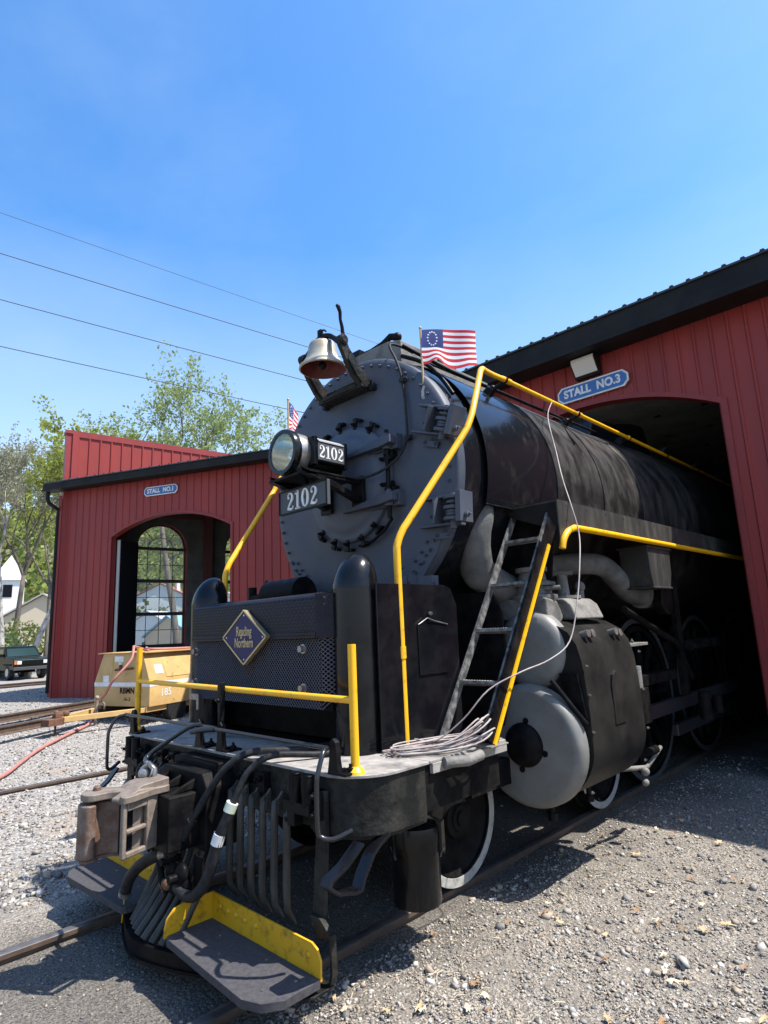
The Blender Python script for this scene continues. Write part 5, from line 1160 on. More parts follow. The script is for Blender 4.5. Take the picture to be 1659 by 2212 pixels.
    mb = MB(); mb.tube([(X(.70), 4.7, 2.22), (X(.95), 5.0, 2.27), (X(1.10), 5.35, 2.29), (X(1.16), 5.60, 2.27), (X(1.17), 5.85, 2.16), (X(1.18), 6.10, 2.03), (X(1.19), 6.36, 2.0)], [.09, .095, .10, .10, .105, .105, .10], 20, smooth=5)
    ep = mb.build('exhaust_elbow', LAG, LOCO, sharp=60)
    mb = MB()
    for y in (6.34, 6.40, 6.46): mb.cyl((X(1.19), y, 2.0), (X(1.19), y + .03, 2.0), .135, n=24)
    mb.tube([(X(1.19), 6.46, 2.0), (X(1.15), 6.7, 2.0)], .09, 14); mb.build('elbow_flange', DUSTY, ep, sharp=50)
    mb = MB(); mb.prism([(5.86, 2.45), (6.44, 2.45), (6.42, 2.20), (6.36, 2.05), (5.92, 2.05), (5.88, 2.2)], lambda a, b, d: (X(d), a, b), 1.22, 1.50); mb.b2((X(1.2), 5.84, 2.425), (X(1.515), 6.46, 2.45)); mb.b2((X(1.24), 5.90, 2.04), (X(1.51), 6.38, 2.06)); mb.build('lubricator_box', SKIRT, LOCO, bevel=.006)
    # crossheads, guides and rods
    mb = MB(); mb.b2((X(1.12), 5.2, 1.12), (X(1.26), 6.9, 1.22)); mb.b2((X(1.10), 5.55, .80), (X(1.30), 6.0, 1.12)); mb.cyl((X(1.18), 5.1, .9), (X(1.18), 5.6, .9), .05, n=14)
    mb.build('crosshead_guide', OILY, LOCO, bevel=.004)
    mb = MB(); mb.b2((X(1.14), 5.06, 1.53), (X(1.50), 5.60, 1.555)); mb.bolt((X(1.40), 5.2, 1.555), (0, 0, 1), .02, .03); mb.bolt((X(1.42), 5.45, 1.555), (0, 0, 1), .016, .02); mb.build('valve_guide_plate', DUSTY, LOCO, bevel=.004)
    mb = MB(); mb.cyl((X(1.45), 5.36, 1.18), (X(1.45), 5.36, 1.36), .055, n=16); mb.cyl((X(1.2), 5.36, 1.27), (X(1.45), 5.36, 1.27), .03, n=10); mb.build('oil_cup', DUSTY, LOCO, sharp=50)
    mb = MB(); mb.tube([(X(1.40), 4.02, 1.36), (X(1.52), 4.06, 1.18), (X(1.60), 4.10, 1.06)], .018, 10); mb.prism([(1.42, 1.40), (1.56, 1.40), (1.60, 1.10), (1.50, 1.16)], lambda a, b, d: (X(a), d, b), 4.10, 4.13); mb.build('drain_rod', DARK, LOCO, sharp=50)
    mb = MB(); mb.b2((X(1.20), 5.8, .80), (X(1.26), 9.05, .93)); mb.cyl((X(1.19), 9.05, .60), (X(1.19), 9.05, .60), .1) if False else None
    mb.build('main_rod', mat('rod_steel', (.10, .10, .11), .35, .8) if sx == -1 else bpy.data.materials['rod_steel'], LOCO, bevel=.006)
    mb = MB(); mb.b2((X(1.08), 7.06, .50), (X(1.14), 12.96, .62)); mb.build('side_rod', bpy.data.materials['rod_steel'], LOCO, bevel=.006)
    mb = MB(); mb.tube([(X(1.32), 5.6, 1.85), (X(1.32), 6.8, 1.5), (X(1.30), 7.2, 1.1)], .035, 8); mb.b2((X(1.28), 6.88, .95), (X(1.34), 7.0, 2.3)); mb.cyl((X(1.30), 6.5, 1.95), (X(1.40), 6.5, 1.95), .16, n=24)
    mb.b2((X(1.15), 6.9, 1.4), (X(1.32), 8.6, 1.5)); mb.cyl((X(1.40), 6.95, 1.45), (X(1.40), 7.10, 1.45), .05, n=14); mb.cyl((X(1.45), 7.05, .70), (X(1.45), 7.05, .98), .06, n=14); mb.cyl((X(1.5), 7.3, .74), (X(1.5), 7.3, .92), .05, n=14); mb.cyl((X(1.42), 5.55, .62), (X(1.42), 5.70, .62), .035, n=12)
    mb.build('valve_gear', OILY, LOCO, bevel=.004)
    mb = MB(); mb.sph((X(1.45), 5.32, .42), .03); mb.sph((X(1.45), 5.34, .50), .035); mb.tube([(X(1.35), 5.1, .55), (X(1.40), 5.5, .50), (X(1.42), 5.8, .62)], .02, 8)
    mb.build('cock_linkage', DUSTY, LOCO, sharp=50)
    for y in (4.3, 4.9): mb = MB(); mb.cyl((X(1.15), y, .36), (X(1.15), y, .55), .022, n=10); mb.cyl((X(1.15), y, .32), (X(1.15), y, .37), .036, n=10); mb.build('cylinder_cock', DARK, LOCO, sharp=50)
# frame and wheels
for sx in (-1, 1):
    mb = MB(); mb.prism([(.45, 1.03), (1.02, 1.03), (1.10, 1.30), (1.08, 1.86), (1.0, 2.02), (.45, 2.02)], lambda a, b, d: (sx * a, d, b), 3.93, 3.955); mb.build('shade_plate', OILY, LOCO)  # added black plate, stands in for the shade over the valve chest head
    mb = MB(); mb.prism([(.86, 2.03), (1.30, 2.03), (1.385, 2.62), (1.385, 2.665), (.86, 2.665)], lambda a, b, d: (sx * a, d, b), 4.32, 4.34); mb.build('shade_plate', OILY, LOCO)  # second added plate, makes the gap behind the upper ladder read as deep shade
mb = MB()
for sx in (-1, 1): mb.b2((sx * .50, 3.5, .75), (sx * .62, 15.5, 1.35))
mb.b2((-.80, 4.1, .6), (.80, 5.1, 1.95)); mb.b2((-.75, 2.7, .66), (.75, 3.5, 1.02)); mb.b2((-.5, 3.4, .55), (.5, 6.3, .75)); mb.b2((-.62, 3.46, 1.02), (.62, 5.2, 2.1)); mb.build('frame', OILY, LOCO)
for sx in (-1, 1): MB().b2((sx * .95, 3.50, .62), (sx * 1.02, 4.05, .80)).build('truck_frame', OILY, LOCO)
def wheel(y, r, spokes, proto=None):
    out = []
    for sx in (-1, 1):
        X = lambda x: sx * x
        mb = MB()
        if spokes:
            mb.lathe((0, y, r), (sx, 0, 0), [(.001, .86), (.16, .86), (.17, .80), (.16, .70)], 28); mb.lathe((0, y, r), (sx, 0, 0), [(r - .10, .70), (r - .10, .81), (r - .16, .81), (r - .16, .70)], 64)
            for k in range(14):
                t = 2 * math.pi * k / 14; mb.tube([(X(.77), y + .14 * math.cos(t), r + .14 * math.sin(t)), (X(.76), y + (r - .12) * math.cos(t), r + (r - .12) * math.sin(t))], [.045, .035], 8)
        else:
            mb.lathe((0, y, r), (sx, 0, 0), [(.001, .845), (.085, .845), (.09, .83), (.13, .825), (.14, .79), (.26, .755), (.33, .765), (r - .075, .79), (r - .075, .70)], 56)
            mb.cyl((X(.845), y, r), (X(.86), y, r), .05, n=18)
        w_ = mb.build('pilot_wheel' if not spokes else 'driving_wheel', OILY, LOCO, sharp=40)
        mb = MB(); mb.lathe((0, y, r), (sx, 0, 0), [(r - .075, .70), (r - .075, .812), (r - .065, .818), (r - .012, .818), (r - .004, .812), (r - .002, .72), (r + .022, .705), (r + .022, .685), (r - .03, .68)], 96)
        mb.build('tyre', OILY, w_, sharp=35)
        mb = MB(); mb.lathe((0, y, r), (sx, 0, 0), [(r - .068, .8184), (r - .066, .8205), (r - .010, .8205), (r - .008, .8184)], 96); mb.build('white_rim', TYREW if not spokes else mat('dull_rim', (.045, .045, .045), .8), w_, sharp=35)
wheel(3.59, .445, False); wheel(5.83, .445, False)
for y in (7.06, 9.03, 11.0, 12.97): wheel(y, .889, True)

# ------------------------------------------------------------------ flags
def flag(base, label, dr=(.29, .35, 0)):
    T = thing('small_flag', base, label, 'flag', 'small flags on the smokebox')
    b = Vector(base); mb = MB(); mb.tube([b, b + Vector((.0, 0, .545))], .009, 10); mb.sph(b + Vector((0, 0, .55)), .013); mb.build('flag_pole', WOODP, T, sharp=60)
    mb = MB(); mb.tube([b + Vector((-.01, 0, .0)), b + Vector((.01, 0, .05))], .02, 8); mb.box(b + Vector((.0, .01, -.02)), (.03, .05, .05)); mb.sph(b + Vector((0, 0, -.05)), .02); mb.build('flag_socket', STEEL, T)
    d = Vector(dr).normalized(); n_ = Vector((d.y, -d.x, 0)); L = .455; H = .300; top = b + Vector((0, 0, .535)); nx, nz = 60, 52
    def P(u, v):   # u along, v down 0..1
        w_ = .010 * math.sin(u * 9) * u + .012 * math.sin(u * 4 + v * 3)
        lift = .05 * max(0, (v - .45)) / .55 * math.exp(-((u - .27) / .13) ** 2) - .012 * u * v
        lift -= .035 * max(0, v - .6) / .4 * (1 if u > .35 else 0) * math.sin(min(1, (u - .35) / .5) * math.pi) * .6
        w_ += .035 * max(0, v - .5) * math.exp(-((u - .30) / .16) ** 2)
        q = top + d * (u * L * (1 - .03 * v)) + n_ * w_ + Vector((0, 0, -v * H + lift)); return q
    mb = MB(); vs = [P(i / nx, j / nz) for j in range(nz + 1) for i in range(nx + 1)]; fs = []; mi = []
    for j in range(nz):
        st = int(j / nz * 13)
        for i in range(nx):
            fs.append((j * (nx + 1) + i, j * (nx + 1) + i + 1, (j + 1) * (nx + 1) + i + 1, (j + 1) * (nx + 1) + i))
            mi.append(0 if (i / nx < .40 and st < 7) else (1 if st % 2 == 0 else 2))
    mb.v = [tuple(v) for v in vs]; mb.f = fs; mb.mi = mi; cl = mb.build('flag_cloth', [BLUEC, REDC, WHTC], T, sharp=179)
    mb = MB()
    for k in range(13):
        t = 2 * math.pi * k / 13; cu, cv = .20 + .125 * math.sin(t) * H / L * 1.0, 7 / 26 - .190 * math.cos(t)
        for side in (-1, 1):
            pts = []
            for m_ in range(10):
                r_ = .0098 if m_ % 2 == 0 else .0042; a = 2 * math.pi * m_ / 10
                u = cu + r_ * math.sin(a) / L; v = cv - r_ * math.cos(a) / H; pts.append(P(u, v) + n_ * .0012 * side)
            c = P(cu, cv) + n_ * .0012 * side; mb.add([c] + pts, [(0, 1 + i, 1 + (i + 1) % 10) for i in range(10)])
    mb.build('star_ring', WHTC, cl, sharp=30)
flag((.83, 3.47, 3.585), 'small American flag with a ring of stars, on the right of the smokebox')
flag((-.96, 3.49, 3.53), 'small American flag mostly hidden behind the headlight, left of the smokebox', (-.62, .78, 0))

# ------------------------------------------------------------------ cable coil
rs = random.Random(9); mb = MB()
for k in range(11):
    ph = rs.uniform(0, 6.28); ax = rs.uniform(.09, .17); ay = rs.uniform(.25, .38); z = DZ + .012 + k * .0035; cx_, cy_ = 1.28 + rs.uniform(-.02, .02), 2.90 + rs.uniform(-.03, .03); rotz = R(-22 + rs.uniform(-9, 9))
    pts = []
    for i in range(30):
        t = 2 * math.pi * i / 30; a = ax * math.sin(t) * (1 + .5 * math.cos(t)); b = ay * math.cos(t)
        zz = z + (.055 + .009 * k) * max(0, math.cos(t - .5)) ** 3 + .004 * math.sin(3 * t + ph)
        xx = cx_ + a * math.cos(rotz) - b * math.sin(rotz); yy = cy_ + a * math.sin(rotz) + b * math.cos(rotz)
        if xx > 1.44: zz -= (xx - 1.44) * .25
        pts.append((xx, yy, zz))
    mb.tube(pts, .0052, 6, closed=True)
mb.tube([(1.10, 2.86, DZ + .05), (1.22, 2.92, 1.10), (1.36, 3.02, 1.22), (1.46, 3.16, 1.38), (1.56, 3.38, 1.47), (1.63, 3.62, 1.53), (1.68, 3.82, 1.64), (1.68, 3.98, 1.90), (1.66, 4.12, 2.18), (1.60, 4.28, 2.42), (1.53, 4.34, 2.66), (1.40, 4.50, 2.92), (1.22, 4.78, 3.26), (1.06, 5.00, 3.66), (.93, 5.35, 3.93), (.90, 5.45, 3.99)], .0052, 6, smooth=5)
tag(mb.build('cable_coil', CABLE, None, sharp=179), 'pale cable coiled on the front deck, its end rising to the boiler handrail', 'cable')
mb = MB(); mb.tube([(.90, 5.42, 3.995), (.87, 5.35, 3.96), (.86, 5.30, 3.86), (.91, 5.33, 3.80), (.98, 5.40, 3.75), (1.02, 5.45, 3.62), (1.06, 5.55, 3.5), (1.09, 5.58, 3.42)], .005, 6, smooth=4); mb.tube([(1.02, 5.44, 3.63), (1.05, 5.52, 3.50)], .009, 6)
tag(mb.build('cord', RUBBER, None, sharp=179), 'thin dark cord hanging in a loop from the boiler handrail', 'cord')

# ------------------------------------------------------------------ compressor, post, hose
CP = thing('air_compressor', (-9.0, 5.9, 0), 'old yellow tow-behind compressor lettered RBMN with a white stripe, parked before the left doorway', 'compressor')
a_ = R(18); el = Vector((-math.sin(a_), math.cos(a_), 0)); ew = Vector((-el.y, el.x, 0)); O = Vector((-8.19, 5.48, 0))
F3 = lambda w_, l_, z: O + ew * w_ + el * l_ + Vector((0, 0, z))
sec = [(0, .46), (1.56, .46), (1.58, .93), (1.34, 1.49), (.22, 1.49), (0, .92)]
mb = MB(); mb.prism(sec, lambda a, b, d: F3(a, d, b), 0, 2.6); body = mb.build('body', CYEL, CP, bevel=.01)
mb = MB()
mb.prism([(.0, .845), (1.575, .845), (1.58, .925), (0, .925)], lambda a, b, d: F3(a, d, b), -.003, .001)
mb.prism([(-.003, .84), (.001, .84), (.001, .92), (-.003, .92)], lambda a, b, d: F3(a, d, b), 0, 2.6); mb.build('stripe', WHITE, body)
mb = MB()
mb.prism([(1.05, 1.10), (1.38, 1.10), (1.33, 1.44), (1.05, 1.44)], lambda a, b, d: F3(a, d, b), -.008, -.001); mb.build('hatch', CYEL, body, bevel=.003); mb = MB()
mb.prism([(.02, 1.0), (.19, 1.42), (.20, 1.42), (.03, 1.0)], lambda a, b, d: F3(a, d, b), .45, 1.15); mb.build('hatch', CYEL, body, bevel=.003)
for sec_, l0, l1, dx_ in (([(.75, 1.33), (1.0, 1.33), (1.0, 1.44), (.75, 1.44)], -.006, -.001, 0), ([(.80, 1.22), (.88, 1.22), (.88, 1.32), (.80, 1.32)], -.006, -.001, 0), ([(1.15, .93), (1.32, .93), (1.32, 1.06), (1.15, 1.06)], -.006, -.001, 0),
                         ([(.06, 1.08), (.13, 1.25), (.128, 1.25), (.058, 1.08)], .20, .40, -.003), ([(.045, 1.045), (.155, 1.31), (.15, 1.31), (.04, 1.045)], 1.45, 2.0, -.004)):
    mb = MB(); mb.prism(sec_, lambda a, b, d: F3(a + dx_, d, b), l0, l1); mb.build('paper_label', WHITE, body)
mb = MB(); mb.tube([F3(.45, -.03, 1.20), F3(.95, -.03, 1.17)], .022, 8); mb.tube([F3(.80, -.03, 1.27), F3(.82, -.03, 1.16)], .03, 8); mb.build('door_handle', RUST, body)
mb = MB(); mb.prism([(-.04, 1.49), (.06, 1.49), (.06, 1.51), (-.04, 1.51)], lambda a, b, d: F3(a + .2, d, b), -.02, 2.6); mb.prism([(.0, 1.492), (1.36, 1.492), (1.36, 1.512), (.0, 1.512)], lambda a, b, d: F3(a + .12, d, b), -.03, 2.6); mb.build('lid', CYEL, body)
BLK = PNTBLK
mb = text_mb('RBMN', .155, lambda x, y, z: F3(.62 - x, -.002 - .002 - z, .76 + y), .001, .005, sx=.95, space=1.05); mb.build('lettering', BLK, body)
mb = text_mb('16-2', .10, lambda x, y, z: F3(.62 - x, -.004 - z, .60 + y), .001, .0, sx=1.1); mb.build('lettering', BLK, body)
mb = text_mb('185', .20, lambda x, y, z: F3(-.003 - z, .42 + x, .70 + y), .001, .004); mb.build('number', LAMPC, body)
mb = MB(); 
for (w0_, w1_) in ((.05, .12), (1.44, 1.5)): mb.prism([(w0_, .36), (w1_, .36), (w1_, .46), (w0_, .46)], lambda a, b, d: F3(a, d, b), -.02, 2.6)
mb.add([F3(.08, -.01, .36), F3(.08, -.01, .45), F3(.62, -1.35, .45), F3(.62, -1.35, .36), F3(.18, -.01, .36), F3(.18, -.01, .45), F3(.72, -1.35, .45), F3(.72, -1.35, .36)], [(0, 1, 2, 3), (4, 7, 6, 5), (0, 4, 5, 1), (1, 5, 6, 2), (2, 6, 7, 3), (0, 3, 7, 4)])
mb.add([F3(1.42, -.01, .36), F3(1.42, -.01, .45), F3(.82, -1.35, .45), F3(.82, -1.35, .36), F3(1.32, -.01, .36), F3(1.32, -.01, .45), F3(.72, -1.35, .45), F3(.72, -1.35, .36)], [(0, 1, 2, 3), (4, 7, 6, 5), (0, 4, 5, 1), (1, 5, 6, 2), (2, 6, 7, 3), (0, 3, 7, 4)])
mb.build('chassis', CYEL, CP, bevel=.004)
mb = MB(); mb.box(F3(.76, -1.48, .38), (.22, .30, .12), Matrix.Rotation(a_, 3, 'Z')); mb.box(F3(.76, -1.35, .48), (.10, .22, .08), Matrix.Rotation(a_, 3, 'Z')); mb.cyl(F3(.76, -1.42, .08), F3(.76, -1.42, .36), .02, n=8); mb.sph(F3(.72, -1.25, .50), .06); mb.sph(F3(.80, -1.38, .52), .05); mb.build('tow_hitch', RUST, CP, bevel=.01)
for w_ in (.1, 1.45):
    for l_ in (.75, 1.9):
        mb = MB(); c = F3(w_, l_, .36); mb.cyl(c - ew * .09, c + ew * .09, .26, n=28); mb.build('wheel', RUBBER, CP, bevel=.03)
PO = Vector((-9.04, 4.79, 0)); mb = MB(); mb.tube([PO + Vector((0, 0, -.1)), PO + Vector((.03, .01, .66))], .035, 8); mb.sph(PO + Vector((.03, .01, .67)), .045, 10, 6); mb.tube([PO + Vector((.03, .06, .62)), PO + Vector((.06, .14, .55)), PO + Vector((.03, .16, .44))], .02, 6)
tag(mb.build('steel_post', mat('post_brown', (.20, .14, .10), .7, c2=(.3, .25, .2), ns=9), None, sharp=50), 'short rusty pipe post standing in the ballast in front of the compressor', 'post')
mb = MB(); hp = [F3(1.2, .9, 1.55), F3(.8, .3, 1.62), F3(.5, .02, 1.58), F3(.42, -.12, 1.35), F3(.55, -.4, 1.0), PO + Vector((.12, .12, .72)), PO + Vector((.0, .05, .58)), PO + Vector((-.05, -.03, .30)), (-8.95, 4.62, .19)] + [(x_, y_, gz(x_, y_) + .05) for x_, y_ in ((-8.2, 4.0), (-7.36, 3.32), (-6.6, 2.85), (-5.95, 2.45), (-5.2, 1.75), (-4.6, .6))]
mb.tube(hp, .026, 8, smooth=6); mb.tube([F3(.5, .4, 1.53), F3(.9, .7, 1.53), F3(1.0, 1.3, 1.53), F3(.6, 1.8, 1.53), F3(.35, 1.0, 1.54), F3(.6, .5, 1.56), F3(1.1, .9, 1.58)], .024, 8, smooth=6)
tag(mb.build('rubber_hose', HOSEP, None, sharp=179), 'faded red hose running over the ballast from the yellow compressor', 'hose')

# ------------------------------------------------------------------ parked vehicle
JP = thing('parked_car', (-31.0, 9.7, .02), 'dark green boxy four wheel drive car with roof rack parked beyond the tracks', 'car')
jd = Vector((-27.3 - CAM.x, 8.7, 0)).normalized(); to = -jd; left = Vector((-jd.y, jd.x, 0)); 
fw_ = (to * math.cos(R(20)) - left * math.sin(R(20))).normalized(); lw_ = Vector((-fw_.y, fw_.x, 0)); JO = Vector((-30.6, 9.75, .03))
J = lambda l_, w_, z: JO - fw_ * l_ + lw_ * w_ + Vector((0, 0, z))     # l back from the front bumper, w to the car's left
GRN = mat('dark_green_paint', (.005, .009, .008), .22, spec=.2)
mb = MB()
side = [(0.05, .52), (0, .62), (.02, .98), (.12, 1.02), (1.15, 1.10), (1.60, 1.58), (1.85, 1.62), (3.9, 1.62), (4.15, 1.10), (4.2, .52)]
def body(sec_, wf):
    mb = MB(); n = len(sec_); vs = []
    for s_ in (-1, 1):
        for l_, z in sec_: vs.append(J(l_, s_ * wf(z), z))
    mb.add(vs, [(i, (i + 1) % n, n + (i + 1) % n, n + i) for i in range(n)] + [tuple(range(n)), tuple(range(n, 2 * n))[::-1]]); return mb
body([(0.05, .50), (0, .60), (.02, .96), (.14, 1.01), (1.20, 1.08), (4.15, 1.10), (4.2, .52), (3.7, .45), (.9, .45)], lambda z: .86 if z < 1.05 else .84).build('body', GRN, JP, bevel=.03)
cb = body([(1.20, 1.07), (1.68, 1.58), (1.85, 1.63), (3.85, 1.63), (4.10, 1.09)], lambda z: .84 if z < 1.2 else .73).build('cabin', GRN, JP, bevel=.02)
mb = MB(); mb.add([J(1.26 - .03, s_ * .74, 1.13) for s_ in (-1, 1)] + [J(1.64 - .03, s_ * .66, 1.52) for s_ in (1, -1)], [(0, 1, 2, 3)]); mb.build('windscreen', mat('windscreen_glass', (.015, .035, .038), .12), cb)
for s_ in (-1, 1):
    mb = MB()
    for (a, b, c_, d_) in ((1.45, 2.45, 1.75, 2.45), (2.53, 3.2, 2.53, 3.2), (3.28, 3.95, 3.28, 3.85)): mb.add([J(a, s_ * .852, 1.13), J(b, s_ * .852, 1.13), J(d_, s_ * .762, 1.50), J(c_, s_ * .762, 1.50)], [(0, 1, 2, 3)])
    mb.build('side_window', CARGL, cb)
mb = MB(); mb.add([J(4.11, s_ * .7, 1.15) for s_ in (-1, 1)] + [J(3.9, s_ * .62, 1.55) for s_ in (1, -1)], [(0, 1, 2, 3)]); mb.build('rear_window', CARGL, cb)
mb = MB(); mb.b2((0, 0, 0), (.001, .001, .001)); mb = MB()
def jb(l0, l1, w0_, w1_, z0, z1, name, m, par=JP, bev=.01):
    mb = MB(); mb.add([J(l_, w_, z) for l_ in (l0, l1) for w_ in (w0_, w1_) for z in (z0, z1)], [(0, 1, 3, 2), (4, 6, 7, 5), (0, 4, 5, 1), (2, 3, 7, 6), (0, 2, 6, 4), (1, 5, 7, 3)]); return mb.build(name, m, par, bevel=bev)
jb(-.10, .06, -.86, .86, .47, .62, 'bumper', mat('bumper_grey', (.05, .05, .055), .5)); jb(4.16, 4.30, -.86, .86, .47, .62, 'bumper', bpy.data.materials['bumper_grey'])
gr = jb(-.015, .03, -.46, .46, .72, .93, 'grille', GRN, bev=.004)
for i in range(8): jb(-.02, -.016, -.40 + i * .108, -.355 + i * .108, .74, .91, 'grille_slot', PNTBLK, gr, 0)
for s_ in (-1, 1):
    jb(-.025, .03, s_ * .50, s_ * .70, .75, .91, 'headlight', LAMPC, bev=.01); jb(-.02, .05, s_ * .72, s_ * .83, .75, .91, 'turn_signal', mat('amber_lens', (.5, .16, .05), .3) if s_ == -1 else bpy.data.materials['amber_lens'], bev=.01)
    jb(1.5, 1.62, s_ * .84, s_ * 1.0, 1.12, 1.27, 'door_mirror', PNTBLK, bev=.02)
    jb(1.9, 3.7, s_ * .50, s_ * .53, 1.67, 1.70, 'roof_rack', PNTBLK, bev=.004)
    for l_ in (.78, 3.35):
        mb = MB(); c = J(l_, s_ * .74, .36); mb.cyl(c - lw_ * .13, c + lw_ * .13, .37, n=28); wh = mb.build('wheel', RUBBER, JP, bevel=.04)
        mb = MB(); mb.cyl(c - lw_ * .135, c + lw_ * .135, .20, n=20); mb.build('rim', SILV, wh)
        jb(l_ - .46, l_ + .46, s_ * .80, s_ * .90, .70, .78, 'fender_flare', PNTBLK, bev=.02)
jb(1.2, 3.9, -.6, .6, .30, .5, 'underbody', PNTBLK)

# ------------------------------------------------------------------ overhead wires
wires = [((-20.85, 4.80, 18.14), (-14.17, 17.49, 14.57)), ((-20.82, 4.91, 16.43), (-14.76, 16.87, 13.66)), ((-20.80, 5.04, 14.54), (-15.06, 16.54, 12.23)), ((-20.77, 5.16, 12.67), (-16.09, 15.28, 11.16))]
WM = mat('wire_grey', (.07, .075, .085), .6)
for i, (a, b) in enumerate(wires):
    a = Vector(a); b = Vector(b); d = b - a; mb = MB(); pts = []
    for k in range(41):
        t = -1.2 + 3.8 * k / 40; sag = .045 * (t - .5) ** 2 if False else .22 * (t * t - t) * .35
        pts.append(a + d * t + Vector((0, 0, sag * .6)))
    mb.tube(pts, .010 if i == 0 else .017, 5)
    tag(mb.build('overhead_wire', WM, None, sharp=179), ['highest and faintest overhead wire crossing the sky', 'overhead wire, second from the top, above the trees', 'overhead wire, third from the top, passing through the tree crown', 'lowest overhead wire, running just above the left roof'][i], 'overhead wire')

# ------------------------------------------------------------------ trees
def tree(name, base, H, label, lean=(0, 0), seed=1, spread=.5, leaf=.16, lm=LEAF, nleaf=5, trunk=.22, bark=BARK, fork=.3, group=None, depth=5, lv=0.35, kids=(2, 4)):
    rs = random.Random(seed); T = thing(name, base, label, 'tree', group); mb = MB(); tips = []
    def branch(p, d, L, r, lev):
        n = 5; pts = [p]; rad = [r]; q = Vector(p); dd = Vector(d)
        for i in range(n):
            dd = (dd + Vector((rs.uniform(-.22, .22), rs.uniform(-.22, .22), rs.uniform(-.02, .18) if lev < 3 else rs.uniform(-.08, .14)))).normalized()
            q = q + dd * L / n; pts.append(q.copy()); rad.append(r * (1 - .5 * (i + 1) / n))
        mb.tube(pts, rad, 7 if lev < 2 else (5 if lev < 3 else 3), cap=False)
        if lev >= depth - 2:
            for i in range(1, n + 1): tips.append((pts[i], dd.copy()))
        if lev >= depth: return
        k = (rs.randint(*kids) + (1 if lev == 1 else 0)) if lev > 0 else 4
        for c in range(k):
            t = rs.uniform(.35, 1.0) if lev > 0 else rs.uniform(.55, 1.0); i = min(n - 1, int(t * n)); o = pts[i].lerp(pts[i + 1], t * n - i)
            a = rs.uniform(0, 6.28); u, v, w_ = frame(dd); sp = spread * rs.uniform(.7, 1.4)
            nd = (dd * math.cos(sp) + (u * math.cos(a) + v * math.sin(a)) * math.sin(sp) + Vector((0, 0, .12))).normalized()
            branch(o, nd, L * rs.uniform(.55, .78), rad[i] * rs.uniform(.58, .74), lev + 1)
    b = Vector(base); d0 = Vector((lean[0], lean[1], 1)).normalized()
    pts = [b + Vector((0, 0, -.3))]; rad = [trunk * 1.15]; q = b.copy(); dd = d0.copy()
    n = 5
    for i in range(n):
        dd = (dd + Vector((rs.uniform(-.06, .06), rs.uniform(-.06, .06), 0))).normalized(); q = q + dd * H * fork / n; pts.append(q.copy()); rad.append(trunk * (1 - .35 * (i + 1) / n))
    mb.tube(pts, rad, 9)
    for c in range(3):
        a = 6.28 * c / 3 + rs.uniform(-.5, .5); u, v, w_ = frame(dd); sp = rs.uniform(.12, .5)
        branch(pts[-1] - dd * .1, (dd * math.cos(sp) + (u * math.cos(a) + v * math.sin(a)) * math.sin(sp)).normalized(), H * .30, rad[-1] * .72, 1)
    mb.build('trunk', bark, T, sharp=179)
    lf = MB()
    for p, d in tips:
        for k in range(nleaf):
            if rs.random() > lv * 2: continue
            c = p + Vector((rs.gauss(0, 1), rs.gauss(0, 1), rs.gauss(0, 1))) * leaf * .9; u = Vector((rs.gauss(0, 1), rs.gauss(0, 1), rs.gauss(0, 1))).normalized(); v = u.orthogonal().normalized(); s_ = leaf * rs.uniform(.4, 1)
            lf.add([c - u * s_, c + v * s_ * .55, c + u * s_, c - v * s_ * .55], [(0, 1, 2, 3)])
    me = bpy.data.meshes.new('crown'); me.from_pydata(lf.v, [], lf.f); me.materials.append(lm); o = bpy.data.objects.new('crown', me); col.objects.link(o); o.parent = T; o.matrix_parent_inverse = Matrix.Translation(-T.location)
    return T
def at(x, y, d, z):   # ground point seen in display pixel column x at distance d
    r_ = rt * ((x - 829.5) / 1300.157) + up * (-(y - 1106) / 1300.157) + fwd; h = math.hypot(r_.x, r_.y); return (CAM.x + r_.x / h * d, CAM.y + r_.y / h * d, z)
tree('broad_tree', at(395, 1000, 40, .2), 17.0, 'tall spreading tree with pale spring leaves behind the left roof', (-.09, -.09), seed=12, spread=.70, leaf=.15, nleaf=4, trunk=.23, fork=.52, lv=.105, depth=6, kids=(2, 4))
tree('broad_tree', at(452, 1000, 41, .2), 16.6, 'tall tree with several rising limbs, just right of the widest tree', (.02, .05), seed=21, spread=.60, leaf=.15, nleaf=4, trunk=.23, fork=.50, lv=.105, depth=6, kids=(2, 4))
tree('young_tree', at(560, 1000, 46, .2), 15.5, 'smaller leafy tree between the tall trees and the headlight', (0, .06), seed=5, spread=.6, leaf=.2, nleaf=4, trunk=.25, fork=.4, lm=LEAFY)
tree('young_tree', at(625, 1000, 50, .2), 16.0, 'smaller leafy tree showing behind the hidden flag', (0, 0), seed=8, spread=.6, leaf=.2, nleaf=4, trunk=.25, fork=.4, lm=LEAFG)
tree('slender_tree', at(6, 1400, 40, .25), 13.4, 'slender pale barked tree at the far left edge', (.01, -.02), seed=31, spread=.42, leaf=.11, nleaf=4, trunk=.20, bark=BARKP, fork=.4, lm=LEAFG, lv=.4)
tree('slender_tree', at(26, 1400, 46, .2), 14.2, 'slender grey tree, second from the left edge, above the parked car', (.01, .03), seed=33, spread=.42, leaf=.12, nleaf=4, trunk=.20, fork=.42, lm=LEAFG, lv=.4)
tree('leaning_tree', at(62, 1400, 38, .25), 13.5, 'leaning pale tree with yellow green leaves nearest the corner of the engine house', (.02, .18), seed=36, spread=.5, leaf=.15, nleaf=5, trunk=.16, bark=BARKP, fork=.45, lm=LEAFY, lv=.5)
